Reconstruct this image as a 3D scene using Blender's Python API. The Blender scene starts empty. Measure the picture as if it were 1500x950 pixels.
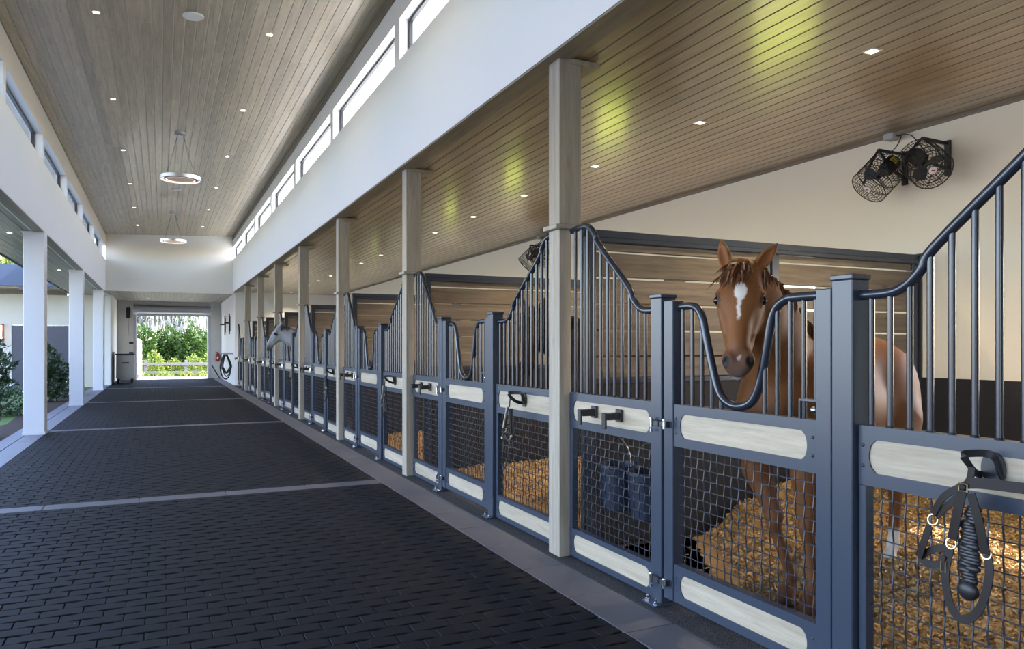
import bpy, math, random
import numpy as np
from mathutils import Vector, Matrix

C = bpy.context.scene.collection
R = math.radians
# ------------------------------------------------------------------ camera
cam_d = bpy.data.cameras.new('camera'); cam = bpy.data.objects.new('camera', cam_d); C.objects.link(cam)
cam.location = (0, 0, 1.5); cam.rotation_euler = (R(90), 0, -math.atan(514 / 1090))
cam_d.sensor_width = 36; cam_d.lens = 36 * 1090 / 1500; cam_d.shift_y = 32 / 1500
cam_d.clip_start = .05; cam_d.clip_end = 500
bpy.context.scene.camera = cam
# ------------------------------------------------------------------ sky, sun, exposure
SUN_TO = Vector((1.6, -.40, 1.44)).normalized()       # towards the sun
world = bpy.data.worlds.new('sky'); bpy.context.scene.world = world; world.use_nodes = True
wn = world.node_tree; wn.nodes.clear()
wo = wn.nodes.new('ShaderNodeOutputWorld'); bg = wn.nodes.new('ShaderNodeBackground'); sk = wn.nodes.new('ShaderNodeTexSky')
sk.sky_type = 'NISHITA'; sk.sun_disc = False; sk.sun_elevation = math.asin(SUN_TO.z)
sk.sun_rotation = math.atan2(SUN_TO.x, SUN_TO.y); sk.air_density = 1.0; sk.dust_density = 1.6; sk.ozone_density = 1.0
bg.inputs['Strength'].default_value = .62
tint = wn.nodes.new('ShaderNodeMix'); tint.data_type = 'RGBA'; tint.blend_type = 'MULTIPLY'; tint.inputs[0].default_value = 1; tint.inputs[7].default_value = (1, .945, 1, 1)
wn.links.new(sk.outputs[0], tint.inputs[6]); wn.links.new(tint.outputs[2], bg.inputs[0]); wn.links.new(bg.outputs[0], wo.inputs[0])
sun_d = bpy.data.lights.new('sun', 'SUN'); sun = bpy.data.objects.new('sun', sun_d); C.objects.link(sun)
sun_d.energy = 6.5; sun_d.angle = R(.6); sun_d.color = (1, .95, .86)
sun.rotation_euler = SUN_TO.to_track_quat('Z', 'Y').to_euler()
vs = bpy.context.scene.view_settings
vs.view_transform = 'Standard'; vs.look = 'None'; vs.gamma = 1; vs.use_curve_mapping = False
vs.exposure = 1.55
bpy.context.scene.cycles.max_bounces = 10
bpy.context.scene.cycles.diffuse_bounces = 6
bpy.context.scene.cycles.transparent_max_bounces = 12

# ------------------------------------------------------------------ helpers
rng = random.Random(7); nrg = np.random.default_rng(7)
class MB:
    def __init__(s): s.v = []; s.f = []
    def add(s, vs_, fs):
        o = len(s.v); s.v += [tuple(p) for p in vs_]; s.f += [tuple(i + o for i in f) for f in fs]; return s
    def box(s, x0, x1, y0, y1, z0, z1, b=0):
        if b <= 0:
            return s.add([(x0,y0,z0),(x1,y0,z0),(x1,y1,z0),(x0,y1,z0),(x0,y0,z1),(x1,y0,z1),(x1,y1,z1),(x0,y1,z1)],
                  [(3,2,1,0),(4,5,6,7),(0,1,5,4),(1,2,6,5),(2,3,7,6),(3,0,4,7)])
        lo = (x0,y0,z0); hi = (x1,y1,z1); idx = {}; vv = []
        for cx in (0,1):
            for cy in (0,1):
                for cz in (0,1):
                    cc = (cx,cy,cz)
                    for a in range(3):
                        p = [hi[i]-b if cc[i] else lo[i]+b for i in range(3)]
                        p[a] = hi[a] if cc[a] else lo[a]
                        idx[(cc,a)] = len(vv); vv.append(tuple(p))
        ff = []
        cen = Vector([(lo[i]+hi[i])/2 for i in range(3)])
        def face(ids):
            P = [Vector(vv[i]) for i in ids]; n = (P[1]-P[0]).cross(P[2]-P[0])
            m = sum(P, Vector())/len(P)
            ff.append(tuple(ids) if n.dot(m-cen) > 0 else tuple(reversed(ids)))
        for a in range(3):
            u, w = [i for i in range(3) if i != a]
            for sd in (0,1):
                q = []
                for (i,j) in ((0,0),(1,0),(1,1),(0,1)):
                    cc = [0,0,0]; cc[a]=sd; cc[u]=i; cc[w]=j; q.append(idx[(tuple(cc),a)])
                face(q)
            for i in (0,1):
                for j in (0,1):
                    c0=[0,0,0]; c0[u]=i; c0[w]=j; c1=list(c0); c1[a]=1; c0=tuple(c0); c1=tuple(c1)
                    face([idx[(c0,u)],idx[(c1,u)],idx[(c1,w)],idx[(c0,w)]])
        for cx in (0,1):
            for cy in (0,1):
                for cz in (0,1): face([idx[((cx,cy,cz),a)] for a in range(3)])
        return s.add(vv, ff)
    def tube(s, pts, r, n=8, closed=False, caps=True):
        P = [Vector(p) for p in pts]; m = len(P); rr = r if isinstance(r,(list,tuple)) else [r]*m
        T = []
        for i in range(m):
            a = P[(i-1)%m] if (closed or i>0) else P[i]; b = P[(i+1)%m] if (closed or i<m-1) else P[i]
            T.append((b-a).normalized())
        up = Vector((0,0,1)) if abs(T[0].z)<.9 else Vector((1,0,0))
        nv = (up - T[0]*up.dot(T[0])).normalized(); vs_ = []; prev = T[0]
        for i in range(m):
            nv = (nv - T[i]*nv.dot(T[i])).normalized(); bv = T[i].cross(nv)
            for k in range(n):
                a = 2*math.pi*k/n + math.pi/n
                vs_.append(P[i] + (nv*math.cos(a)+bv*math.sin(a))*rr[i])
        fs = []
        for i in range(m if closed else m-1):
            j = (i+1)%m
            for k in range(n):
                l = (k+1)%n; fs.append((i*n+k, i*n+l, j*n+l, j*n+k))
        if caps and not closed:
            fs.append(tuple(reversed(range(n)))); fs.append(tuple((m-1)*n+k for k in range(n)))
        return s.add(vs_, fs)
    def cyl(s, p0, p1, r0, r1=None, n=12): return s.tube([p0,p1],[r0, r0 if r1 is None else r1], n)
    def prism(s, poly, axis, a0, a1):
        # poly: 2D points on the two other axes in order (x,y,z minus axis)
        def mk(p, a):
            q = list(p); q.insert(axis, a); return tuple(q)
        n = len(poly); vs_ = [mk(p,a0) for p in poly]+[mk(p,a1) for p in poly]
        A = sum(poly[i][0]*poly[(i+1)%n][1]-poly[(i+1)%n][0]*poly[i][1] for i in range(n))
        if axis == 1: A = -A
        fs = [tuple(reversed(range(n))), tuple(range(n,2*n))]+[(i,(i+1)%n,n+(i+1)%n,n+i) for i in range(n)]
        if (A > 0) != (a1 > a0): fs = [tuple(reversed(f)) for f in fs]
        return s.add(vs_, fs)
    def sphere(s, c, r, nu=12, nv=8):
        rx,ry,rz = r if isinstance(r,(tuple,list)) else (r,r,r); vs_=[(c[0],c[1],c[2]-rz)]; fs=[]
        for j in range(1,nv):
            t=math.pi*j/nv
            for i in range(nu):
                a=2*math.pi*i/nu; vs_.append((c[0]+rx*math.sin(t)*math.cos(a),c[1]+ry*math.sin(t)*math.sin(a),c[2]-rz*math.cos(t)))
        vs_.append((c[0],c[1],c[2]+rz)); L=len(vs_)-1
        for i in range(nu):
            k=(i+1)%nu; fs.append((0,1+k,1+i)); fs.append((L,L-nu+i,L-nu+k))
        for j in range(nv-2):
            for i in range(nu):
                k=(i+1)%nu; b=1+j*nu; fs.append((b+i,b+k,b+nu+k,b+nu+i))
        return s.add(vs_,fs)
    def ribbon(s, pts, nrm, w, t):
        # flat strap: width w across, thickness t along the (given) normals
        P=[Vector(p) for p in pts]; m=len(P); vs_=[]
        for i in range(m):
            T=(P[min(i+1,m-1)]-P[max(i-1,0)]).normalized()
            N=Vector(nrm[i] if isinstance(nrm,list) else nrm); N=(N-T*N.dot(T)).normalized(); B=T.cross(N)
            for a,b in ((-1,-1),(1,-1),(1,1),(-1,1)): vs_.append(P[i]+B*(a*w/2)+N*(b*t/2))
        fs=[]
        for i in range(m-1):
            for k in range(4):
                l=(k+1)%4; fs.append((i*4+k,i*4+l,i*4+4+l,i*4+4+k))
        fs.append((3,2,1,0)); fs.append(tuple((m-1)*4+k for k in range(4)))
        return s.add(vs_,fs)
    def lathe(s, prof, c=(0,0,0), n=24, M=None):
        vs_=[];fs=[];m=len(prof)
        for (r,z) in prof:
            for i in range(n):
                a=2*math.pi*i/n; vs_.append(Vector((r*math.cos(a),r*math.sin(a),z)))
        for j in range(m-1):
            for i in range(n):
                k=(i+1)%n; fs.append((j*n+i,j*n+k,(j+1)*n+k,(j+1)*n+i))
        fs.append(tuple(reversed(range(n)))); fs.append(tuple((m-1)*n+i for i in range(n)))
        if M is not None: vs_=[M@p for p in vs_]
        return s.add([p+Vector(c) for p in vs_],fs)
    def xf(s, M):
        s.v=[tuple(M@Vector(p)) for p in s.v]; return s
    def mesh(s, name, m=None, smooth=None):
        me = bpy.data.meshes.new(name); me.from_pydata(s.v, [], s.f); me.update()
        if m: me.materials.append(m)
        if smooth:
            me.polygons.foreach_set('use_smooth', [True]*len(me.polygons)); me.set_sharp_from_angle(angle=R(smooth))
        return me
    def build(s, name, m=None, parent=None, smooth=None, loc=None):
        return link(name, s.mesh(name, m, smooth), parent, loc)
def link(name, me, parent=None, loc=None):
    o = bpy.data.objects.new(name, me); C.objects.link(o)
    if parent: o.parent = parent
    if loc: o.location = loc
    return o
def tag(o, label=None, cat=None, group=None, kind=None):
    if label: o['label']=label
    if cat: o['category']=cat
    if group: o['group']=group
    if kind: o['kind']=kind
    return o
def thing(name, label, cat, loc=(0,0,0), rz=0, group=None):
    o = bpy.data.objects.new(name, None); C.objects.link(o); o.location=loc; o.rotation_euler=(0,0,rz); o.empty_display_size=.1
    return tag(o,label,cat,group)
def copy_tree(o, parent=None):
    c=o.copy(); C.objects.link(c); c.parent=parent
    for ch in o.children: copy_tree(ch,c)
    return c
def arc(c, r, a0, a1, n, ax=(0,1)):
    out=[]
    for i in range(n+1):
        a=R(a0+(a1-a0)*i/n); p=list(c); p[ax[0]]+=r*math.cos(a); p[ax[1]]+=r*math.sin(a); out.append(tuple(p))
    return out
def spline(pts, n=8):
    P=[Vector(p) for p in pts]; out=[]
    for i in range(len(P)-1):
        p0=P[max(i-1,0)];p1=P[i];p2=P[i+1];p3=P[min(i+2,len(P)-1)]
        for k in range(n):
            t=k/n; out.append(.5*((2*p1)+(p2-p0)*t+(2*p0-5*p1+4*p2-p3)*t*t+(3*p1-p0-3*p2+p3)*t**3))
    out.append(P[-1]); return out

# ------------------------------------------------------------------ materials
def newmat(name):
    m=bpy.data.materials.new(name); m.use_nodes=True; nt=m.node_tree; b=nt.nodes['Principled BSDF']; return m,nt,b
def N(nt,t,**k):
    n=nt.nodes.new(t)
    for a,v in k.items(): setattr(n,a,v)
    return n
def mix(nt,fac,a,b,mode='MIX'):
    n=N(nt,'ShaderNodeMix',data_type='RGBA',blend_type=mode)
    for i,v in ((0,fac),(6,a),(7,b)):
        if hasattr(v,'node'): nt.links.new(v,n.inputs[i])
        elif i==0: n.inputs[0].default_value=v
        else: n.inputs[i].default_value=(*v,1)
    return n.outputs[2]
def ramp(nt,src,p0,p1,c0=0,c1=1):
    n=N(nt,'ShaderNodeMapRange'); nt.links.new(src,n.inputs[0])
    for i,v in ((1,p0),(2,p1),(3,c0),(4,c1)): n.inputs[i].default_value=v
    return n.outputs[0]
def coords(nt,scale,which='Position',rnd=False):
    if which=='Position': g=N(nt,'ShaderNodeNewGeometry').outputs['Position']
    else: g=N(nt,'ShaderNodeTexCoord').outputs['Object']
    mp=N(nt,'ShaderNodeMapping'); mp.inputs['Scale'].default_value=scale; nt.links.new(g,mp.inputs[0])
    if rnd:
        oi=N(nt,'ShaderNodeObjectInfo'); ml=N(nt,'ShaderNodeMath',operation='MULTIPLY'); ml.inputs[1].default_value=97
        nt.links.new(oi.outputs['Random'],ml.inputs[0]); nt.links.new(ml.outputs[0],mp.inputs['Location'])
    return mp.outputs[0]
def noise(nt,vec,scale,detail=3,rough=.55):
    n=N(nt,'ShaderNodeTexNoise'); n.inputs['Scale'].default_value=scale; n.inputs['Detail'].default_value=detail; n.inputs['Roughness'].default_value=rough
    nt.links.new(vec,n.inputs['Vector']); return n.outputs['Fac']
def bump(nt,b,h,st=.3,dist=.002):
    n=N(nt,'ShaderNodeBump'); n.inputs['Strength'].default_value=st; n.inputs['Distance'].default_value=dist
    nt.links.new(h,n.inputs['Height']); nt.links.new(n.outputs[0],b.inputs['Normal'])
def plain(name,col,rough=.5,metal=0,var=.12,scale=8,bst=0,emit=None,spec=.5):
    m,nt,b=newmat(name); b.inputs['Roughness'].default_value=rough; b.inputs['Metallic'].default_value=metal; b.inputs['Specular IOR Level'].default_value=spec
    f=noise(nt,coords(nt,(1,1,1)),scale,4)
    c=mix(nt,f,tuple(x*(1-var) for x in col),tuple(min(1,x*(1+var)) for x in col)); nt.links.new(c,b.inputs['Base Color'])
    if bst: bump(nt,b,noise(nt,coords(nt,(1,1,1)),scale*12,3),bst,.003)
    if emit: b.inputs['Emission Color'].default_value=(*col,1); b.inputs['Emission Strength'].default_value=emit
    return m
def wood(name,dark,light,axis=1,rough=.45,knots=.25,pvar=.25,spec=.5,bst=.15,coat=0):
    m,nt,b=newmat(name); b.inputs['Roughness'].default_value=rough; b.inputs['Specular IOR Level'].default_value=spec
    sc=[14,14,14]; sc[axis]=.9
    v=coords(nt,sc,'Position',True)
    f=noise(nt,v,1.6,5,.6); g=noise(nt,v,6,3,.6)
    c=mix(nt,ramp(nt,f,.3,.7),dark,light)
    c=mix(nt,ramp(nt,g,.45,.75,0,.35),c,tuple(x*.6 for x in dark))
    ks=[5.5,5.5,5.5]; ks[axis]=2.0
    vo=N(nt,'ShaderNodeTexVoronoi'); vo.inputs['Scale'].default_value=1; nt.links.new(coords(nt,ks,'Position',True),vo.inputs['Vector'])
    c=mix(nt,ramp(nt,vo.outputs['Distance'],.02,.12,knots*2.4,0),c,(dark[0]*.35,dark[1]*.28,dark[2]*.22))
    oi=N(nt,'ShaderNodeObjectInfo'); hs=N(nt,'ShaderNodeHueSaturation'); nt.links.new(ramp(nt,oi.outputs['Random'],0,1,1-pvar,1+pvar),hs.inputs['Value']); nt.links.new(c,hs.inputs['Color'])
    nt.links.new(hs.outputs[0],b.inputs['Base Color'])
    if coat: b.inputs['Coat Weight'].default_value=coat; b.inputs['Coat Roughness'].default_value=.17
    bump(nt,b,f,bst,.002)
    return m
M={}
M['steel']=plain('painted_steel',(.034,.046,.071),.30,.0,.06,3,spec=.6)
M['bar']=plain('bar_paint',(.017,.022,.034),.24,0,.05,3,spec=.65)
M['steel_dark']=plain('dark_steel',(.030,.034,.042),.4,.0,.08,3)
M['black']=plain('black_metal',(.013,.013,.015),.42,0,.1)
M['chrome']=plain('chrome',(.75,.75,.78),.12,1,.03)
M['wire']=plain('crimped_wire',(.032,.038,.054),.33,.3,.1,20)
M['ceil_wood']=wood('aisle_ceiling_boards',(.36,.30,.21),(.56,.48,.35),1,.40,.2,.16,.5,.12,.25)
M['stall_wood']=wood('stall_ceiling_boards',(.235,.168,.095),(.40,.30,.178),1,.34,.2,.14,.5,.08,.65)
M['loggia_wood']=wood('loggia_ceiling_boards',(.17,.145,.115),(.29,.25,.20),1,.4,.2,.12,.5,.1,.2)
M['trim_wood']=wood('ceiling_edge_trim',(.14,.115,.08),(.24,.20,.145),1,.45,.15,.1)
M['column_wood']=wood('whitewashed_column_timber',(.29,.25,.195),(.41,.365,.295),2,.5,.12,.06)
M['board_wood']=wood('pale_pine_board',(.35,.29,.205),(.49,.42,.32),1,.5,.2,.12)
M['slat_wood']=wood('partition_pine',(.125,.098,.072),(.25,.205,.155),0,.5,.35,.15)
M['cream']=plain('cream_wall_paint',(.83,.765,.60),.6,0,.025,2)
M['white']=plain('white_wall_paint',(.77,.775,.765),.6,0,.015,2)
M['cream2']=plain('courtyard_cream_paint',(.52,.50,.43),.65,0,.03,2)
M['white_shaded']=plain('shaded_white_paint',(.64,.655,.68),.6,0,.015,2)  # copy of the white paint, dimmer light on the left put into its colour
M['white2']=plain('soft_white_paint',(.74,.735,.69),.6,0,.02,2)
M['gap']=plain('dark_joint',(.02,.017,.013),.9)
M['groove']=plain('painted_seam_glint',(.62,.58,.50),.7)  # glint of the board bevels put into the colour behind the seams
M['rubbermat']=plain('black_rubber_wall_mat',(.016,.015,.015),.7,0,.25,14,.2)
M['tile']=plain('grey_paving_tile',(.105,.105,.122),.55,0,.22,5,.15)
M['bluestone']=plain('bluestone_tile',(.16,.17,.205),.55,0,.18,5,.12)
M['base']=plain('dark_bedding_sand',(.012,.012,.014),.95)
def paver_mat():
    m,nt,b=newmat('rubber_paver'); b.inputs['Roughness'].default_value=.7; b.inputs['Specular IOR Level'].default_value=.17
    v=coords(nt,(1,1,1)); f=noise(nt,v,9,5); g=noise(nt,v,160,2)
    c=mix(nt,f,(.006,.0068,.0085),(.015,.0165,.021))
    isl=N(nt,'ShaderNodeNewGeometry').outputs['Random Per Island']
    hs=N(nt,'ShaderNodeHueSaturation'); nt.links.new(ramp(nt,isl,0,1,.78,1.25),hs.inputs['Value']); nt.links.new(c,hs.inputs['Color'])
    vo=N(nt,'ShaderNodeTexVoronoi'); vo.inputs['Scale'].default_value=3.2; nt.links.new(v,vo.inputs['Vector'])
    sp=mix(nt,ramp(nt,vo.outputs['Distance'],.012,.022,.8,0),hs.outputs[0],(.45,.43,.38))
    nt.links.new(sp,b.inputs['Base Color']); bump(nt,b,g,.35,.003); return m
M['paver']=paver_mat()
def granules():
    m,nt,b=newmat('granular_rubber'); b.inputs['Roughness'].default_value=.8
    v=coords(nt,(1,1,1)); vo=N(nt,'ShaderNodeTexVoronoi'); vo.inputs['Scale'].default_value=130; nt.links.new(v,vo.inputs['Vector'])
    c=mix(nt,ramp(nt,vo.outputs['Color'],0,1),(.008,.008,.010),(.055,.057,.066)); nt.links.new(c,b.inputs['Base Color'])
    bump(nt,b,vo.outputs['Distance'],.9,.008); return m
M['granule']=granules()
def island_mat(name,c0,c1,rough=.7,trans=0,c2=None):
    m,nt,b=newmat(name); b.inputs['Roughness'].default_value=rough
    isl=N(nt,'ShaderNodeNewGeometry').outputs['Random Per Island']
    c=mix(nt,isl,c0,c1)
    if c2: c=mix(nt,ramp(nt,isl,.8,1,0,1),c,c2)
    nt.links.new(c,b.inputs['Base Color'])
    if trans:
        tr=N(nt,'ShaderNodeBsdfTranslucent'); nt.links.new(c,tr.inputs['Color']); mx=N(nt,'ShaderNodeMixShader'); mx.inputs[0].default_value=trans
        out=nt.nodes['Material Output']; nt.links.new(b.outputs[0],mx.inputs[1]); nt.links.new(tr.outputs[0],mx.inputs[2]); nt.links.new(mx.outputs[0],out.inputs[0])
    return m
M['shaving']=island_mat('wood_shaving',(.34,.20,.07),(.60,.42,.19),.8)
M['bedding']=plain('bedding_base',(.30,.19,.075),.9,0,.3,30,.6)
M['leaf']=island_mat('hedge_leaf',(.022,.062,.014),(.075,.15,.022),.45,.3)
M['leaf_bright']=island_mat('sunlit_young_leaf',(.11,.19,.028),(.27,.32,.07),.45,.4)
M['leaf_dark']=island_mat('courtyard_shrub_leaf',(.025,.058,.027),(.085,.135,.065),.4,.2)
M['flower']=island_mat('white_blossom',(.7,.72,.75),(.85,.85,.85),.6,.2)
M['moss']=island_mat('grey_hanging_moss',(.30,.30,.27),(.50,.49,.45),.8,.3)
M['bark']=plain('bark',(.19,.16,.13),.9,0,.3,12,.5)
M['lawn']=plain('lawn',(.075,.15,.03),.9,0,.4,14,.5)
M['sand']=plain('warm_bounce_sand',(.58,.49,.36),.9,0,.12,4)  # sand added outside the stalls for its warm bounce light
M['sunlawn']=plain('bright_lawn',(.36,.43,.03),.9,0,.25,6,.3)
M['mulch']=plain('mulch',(.035,.018,.012),.95,0,.5,40,.9)
M['court']=plain('courtyard_paving',(.40,.39,.37),.8,0,.12,4)
M['drive']=plain('concrete_drive',(.55,.53,.49),.8,0,.1,5)
M['fence']=plain('weathered_fence',(.11,.105,.105),.8,0,.15,8)
M['metalroof']=plain('blue_grey_metal_roof',(.032,.05,.088),.4,.2,.06)
M['whiteroof']=plain('pale_roof_membrane',(.78,.77,.74),.7,0,.05)
M['shutter']=plain('galvanised_shutter',(.55,.56,.58),.4,.5,.06)
M['darkdoor']=plain('charcoal_door',(.045,.045,.065),.4,0,.05)
M['plastic_blue']=plain('blue_bucket_plastic',(.008,.016,.036),.4,0,.15)
M['leather']=plain('dark_brown_leather',(.014,.009,.008),.55,0,.25,30,spec=.25)
M['brass']=plain('brass',(.62,.52,.32),.28,1,.05)
M['lead_white']=plain('pale_rope',(.45,.42,.34),.7,0,.2,60)
M['red']=plain('red_enamel',(.42,.012,.015),.3)
M['yellow']=plain('yellow_label',(.62,.50,.02),.5)
M['greybox']=plain('grey_junction_box',(.42,.42,.42),.5)
M['hose']=plain('black_hose',(.012,.012,.014),.45)
M['copper']=plain('copper_reflector',(.62,.36,.20),.3,.8,.08)
M['silver']=plain('brushed_silver',(.55,.56,.58),.3,.9,.05)
M['eye']=plain('horse_eye',(.012,.006,.004),.06,0,.2)
M['hoof']=plain('hoof_horn',(.06,.045,.035),.5,0,.3,30)
M['mane_red']=island_mat('chestnut_hair',(.085,.028,.010),(.17,.062,.020),.5)
M['mane_dark']=island_mat('dark_hair',(.010,.008,.008),(.03,.026,.025),.5)
M['mane_grey']=island_mat('dark_grey_hair',(.02,.02,.022),(.16,.16,.165),.5)
def emis(name,col,st):
    m,nt,b=newmat(name); b.inputs['Base Color'].default_value=(*col,1); b.inputs['Emission Color'].default_value=(*col,1); b.inputs['Emission Strength'].default_value=st; return m
M['lamp']=emis('warm_downlight',(1,.78,.48),5.0)
M['ringlamp']=emis('ring_lamp_light',(1,.82,.76),.45)
M['sconce']=emis('sconce_glow',(1,.55,.3),1.5)
def glass():
    m,nt,b=newmat('window_glass'); nt.nodes.remove(b); out=nt.nodes['Material Output']
    fr=N(nt,'ShaderNodeLayerWeight'); fr.inputs[0].default_value=.5; pw=N(nt,'ShaderNodeMath',operation='POWER'); pw.inputs[1].default_value=5; nt.links.new(fr.outputs['Facing'],pw.inputs[0])
    fac=ramp(nt,pw.outputs[0],0,1,.04,.6); t=N(nt,'ShaderNodeBsdfTransparent'); t.inputs[0].default_value=(.95,.965,.97,1)
    g=N(nt,'ShaderNodeBsdfGlossy'); g.inputs['Roughness'].default_value=.02; mx=N(nt,'ShaderNodeMixShader')
    nt.links.new(fac,mx.inputs[0]); nt.links.new(t.outputs[0],mx.inputs[1]); nt.links.new(g.outputs[0],mx.inputs[2]); nt.links.new(mx.outputs[0],out.inputs[0]); return m
M['glass']=glass()
def coat(name,rough=.48):
    m,nt,b=newmat(name); b.inputs['Roughness'].default_value=rough
    at=N(nt,'ShaderNodeAttribute'); at.attribute_name='coat'
    v=coords(nt,(60,60,14)); f=noise(nt,v,3,4); g=noise(nt,coords(nt,(1,1,1)),7,3)
    c=mix(nt,ramp(nt,f,.3,.7,0,.5),at.outputs['Color'],(.5,.5,.5),'OVERLAY')
    hs=N(nt,'ShaderNodeHueSaturation'); nt.links.new(ramp(nt,g,.25,.75,.86,1.12),hs.inputs['Value']); nt.links.new(c,hs.inputs['Color'])
    nt.links.new(hs.outputs[0],b.inputs['Base Color']); bump(nt,b,f,.25,.002)
    b.inputs['Specular IOR Level'].default_value=.28; b.inputs['Sheen Weight'].default_value=.04; b.inputs['Sheen Roughness'].default_value=.4
    return m
M['coat']=coat('horse_coat',.58)

# ------------------------------------------------------------------ layout constants
XS=2.64; XF=2.478; XL=-1.79; YEND=30.2; XB=6.45; ZL=3.45; ZR=3.57; SP=3.65; Y1=4.72; YS=-9.0
def colY(k): return Y1+SP*(k-1)

# ================================================================== SETTING
floor=MB().box(-2.32,XB,YS-.2,37.6,-.16,-.012).build('floor',M['base']); tag(floor,kind='structure')
# ---- pavers with a wavy long side, real joints
PW,PD=.214,.117; GAP=.0042
def wave(x):       # S shaped step in the middle of a paver, also across its neighbours
    v=math.sin(2*math.pi*x/PW); return .0066*math.tanh(3.5*v)
def paver_poly(x0,x1,y0,y1,ph):
    k=8; xs=[x0+(x1-x0)*i/k for i in range(k+1)]
    return [(x,y0+wave(x+ph)) for x in xs]+[(x,y1+wave(x+ph)) for x in reversed(xs)]
def add_paver(mb,x0,x1,y0,y1,ph,dz):
    n=9; po=paver_poly(x0+GAP/2,x1-GAP/2,y0+GAP,y1-GAP,ph); L=len(po)
    cx=(x0+x1)/2; cy=(y0+y1)/2
    inner=[(cx+(p[0]-cx)*.97,cy+(p[1]-cy)*.90) for p in po]
    vs_=[(p[0],p[1],-.02) for p in po]+[(p[0],p[1],-.004+dz) for p in po]+[(p[0],p[1],dz) for p in inner]
    fs=[]
    for a in (0,L):
        for i in range(L): fs.append((a+i,a+(i+1)%L,a+L+(i+1)%L,a+L+i))
    # top as quads between lower and upper wave
    for i in range(n-1): fs.append((2*L+i,2*L+i+1,2*L+L-2-i,2*L+L-1-i))
    mb.add(vs_,fs)
bays=[(-3.3,.70),(.94,8.0),(8.24,15.30),(15.54,22.60),(22.84,29.93),(30.17,37.55)]
cand=[]
for (a,bb) in bays:
    nr=int(round((bb-a)/PD)); pd=(bb-a)/nr
    for j in range(nr):
        y0=a+j*pd; off=(PW/2 if j%2 else 0); x=XL-off; xe=2.2 if bb<30 or a<30 else 2.56
        while x<2.199:
            x0=max(x,XL+.001); x1=min(x+PW,2.2)
            if x1-x0>.03: cand.append((x0,x1,y0,y0+pd,off))
            x+=PW
def in_view(p):
    X=(p[0]+p[1])/2; Y=(p[2]+p[3])/2; c,s=math.cos(math.atan(514/1090)),math.sin(math.atan(514/1090))
    xc=X*c-Y*s; zc=X*s+Y*c
    if zc<.6: return 1e6
    u=750+1090*xc/zc; v=507+1090*1.5/zc
    return zc if (-5<u<1505 and v<955) else 1e5+zc
cand.sort(key=in_view)
NP=296
for i,p in enumerate(cand[:NP]):
    mb=MB(); add_paver(mb,*p,nrg.uniform(-.0012,.0012)); mb.build('paver',M['paver'],floor)
mb=MB()
for p in cand[NP:]: add_paver(mb,*p,float(nrg.uniform(-.0012,.0012)))
tag(mb.build('pavers',M['paver'],floor),kind='stuff')
# ---- stone bands across, tiles along both sides
def tile(x0,x1,y0,y1,m,z=0.0,g=.003,b=.003):
    MB().box(x0+g,x1-g,y0+g,y1-g,-.05,z+rng.uniform(-.001,.001),b).build('stone_tile',M[m],floor)
for (y0,y1) in ((.70,.94),(8.0,8.24),(15.30,15.54),(22.60,22.84),(29.93,30.17)):
    x=XL
    n=5
    for i in range(n): tile(XL+(2.2-XL)*i/n,XL+(2.2-XL)*(i+1)/n,y0,y1,'tile',.001)
y=-1.0; i=0
while y<37.5:
    tile(2.205,2.515,y,min(y+.61,37.55),'tile',.002); y+=.61
y=1.0
while y<32.5:
    tile(-2.075,XL-.003,y,y+.92,'bluestone',.002); tile(-2.30,-2.08,y+.3,y+1.22,'bluestone',.002); y+=.92
MB().box(2.2,2.205,-1,37.5,-.05,.003).build('edging_strip',M['tile'],floor)
MB().box(2.516,2.72,-1,30.25,-.05,.004).build('rubber_strip',M['granule'],floor)
MB().box(2.72,XB,YS,30.25,-.05,.02).build('stall_mat',M['rubbermat'],floor)

# ---- ceilings of tongue and groove boards
def plank_mesh(w,y0,y1,th=.007,ch=.005,g=.0026):
    w2=w/2-g; return MB().prism([(-w2,th),(-w2,ch),(-w2+ch,0),(w2-ch,0),(w2,ch),(w2,th)],1,y0,y1)
def planks(parent,x0,x1,z0,z1,y0,y1,m,w=.130,cuts=2,seed=1,g=.0026,ch=.005):
    r=random.Random(seed); n=int(round((x1-x0)/w)); w=(x1-x0)/n; tl=math.atan2(z1-z0,x1-x0)
    for i in range(n):
        x=x0+w*(i+.5); z=z0+(z1-z0)*(i+.5)/n
        ys=[y0]+sorted(y0+(y1-y0)*((k+1)/(cuts+1)+r.uniform(-.14,.14)) for k in range(cuts))+[y1]
        for a,b in zip(ys,ys[1:]):
            o=plank_mesh(w,a+.001,b-.001,ch=ch,g=g).build('plank',M[m],parent); o.location=(x,0,z); o.rotation_euler=(0,-tl,0)
ZC0,ZC1=5.50,5.685      # pitched aisle ceiling, higher over the stalls
def slab(name,x0,x1,z0,z1,y0,y1,m,th=.12):
    return tag(MB().prism([(x0,z0),(x1,z1),(x1,z1+th),(x0,z0+th)],1,y0,y1).build(name,M[m]),kind='structure')
ceiling=slab('ceiling',XL-1.1,XF+1.3,ZC0+.007-1.1*.0433,ZC1+.007+1.3*.0433,YS,YEND+.3,'groove')
planks(ceiling,XL,XF-.005,ZC0,ZC1,-.5,YEND,'ceil_wood',cuts=3,seed=3,g=.0045,ch=.006)
MB().prism([(XF+.2,ZC1+.2*.0433-.01),(XF+1.3,ZC1+1.3*.0433-.01),(XF+1.3,ZC1+1.3*.0433+.02),(XF+.2,ZC1+.2*.0433+.02)],1,YS,YEND).build('eave_soffit',M['whiteroof'],ceiling)
planks(ceiling,XL-1.08,XL-.2,ZC0-1.08*.0433,ZC0-.2*.0433,-.5,YEND,'ceil_wood',cuts=1,seed=4)
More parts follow.
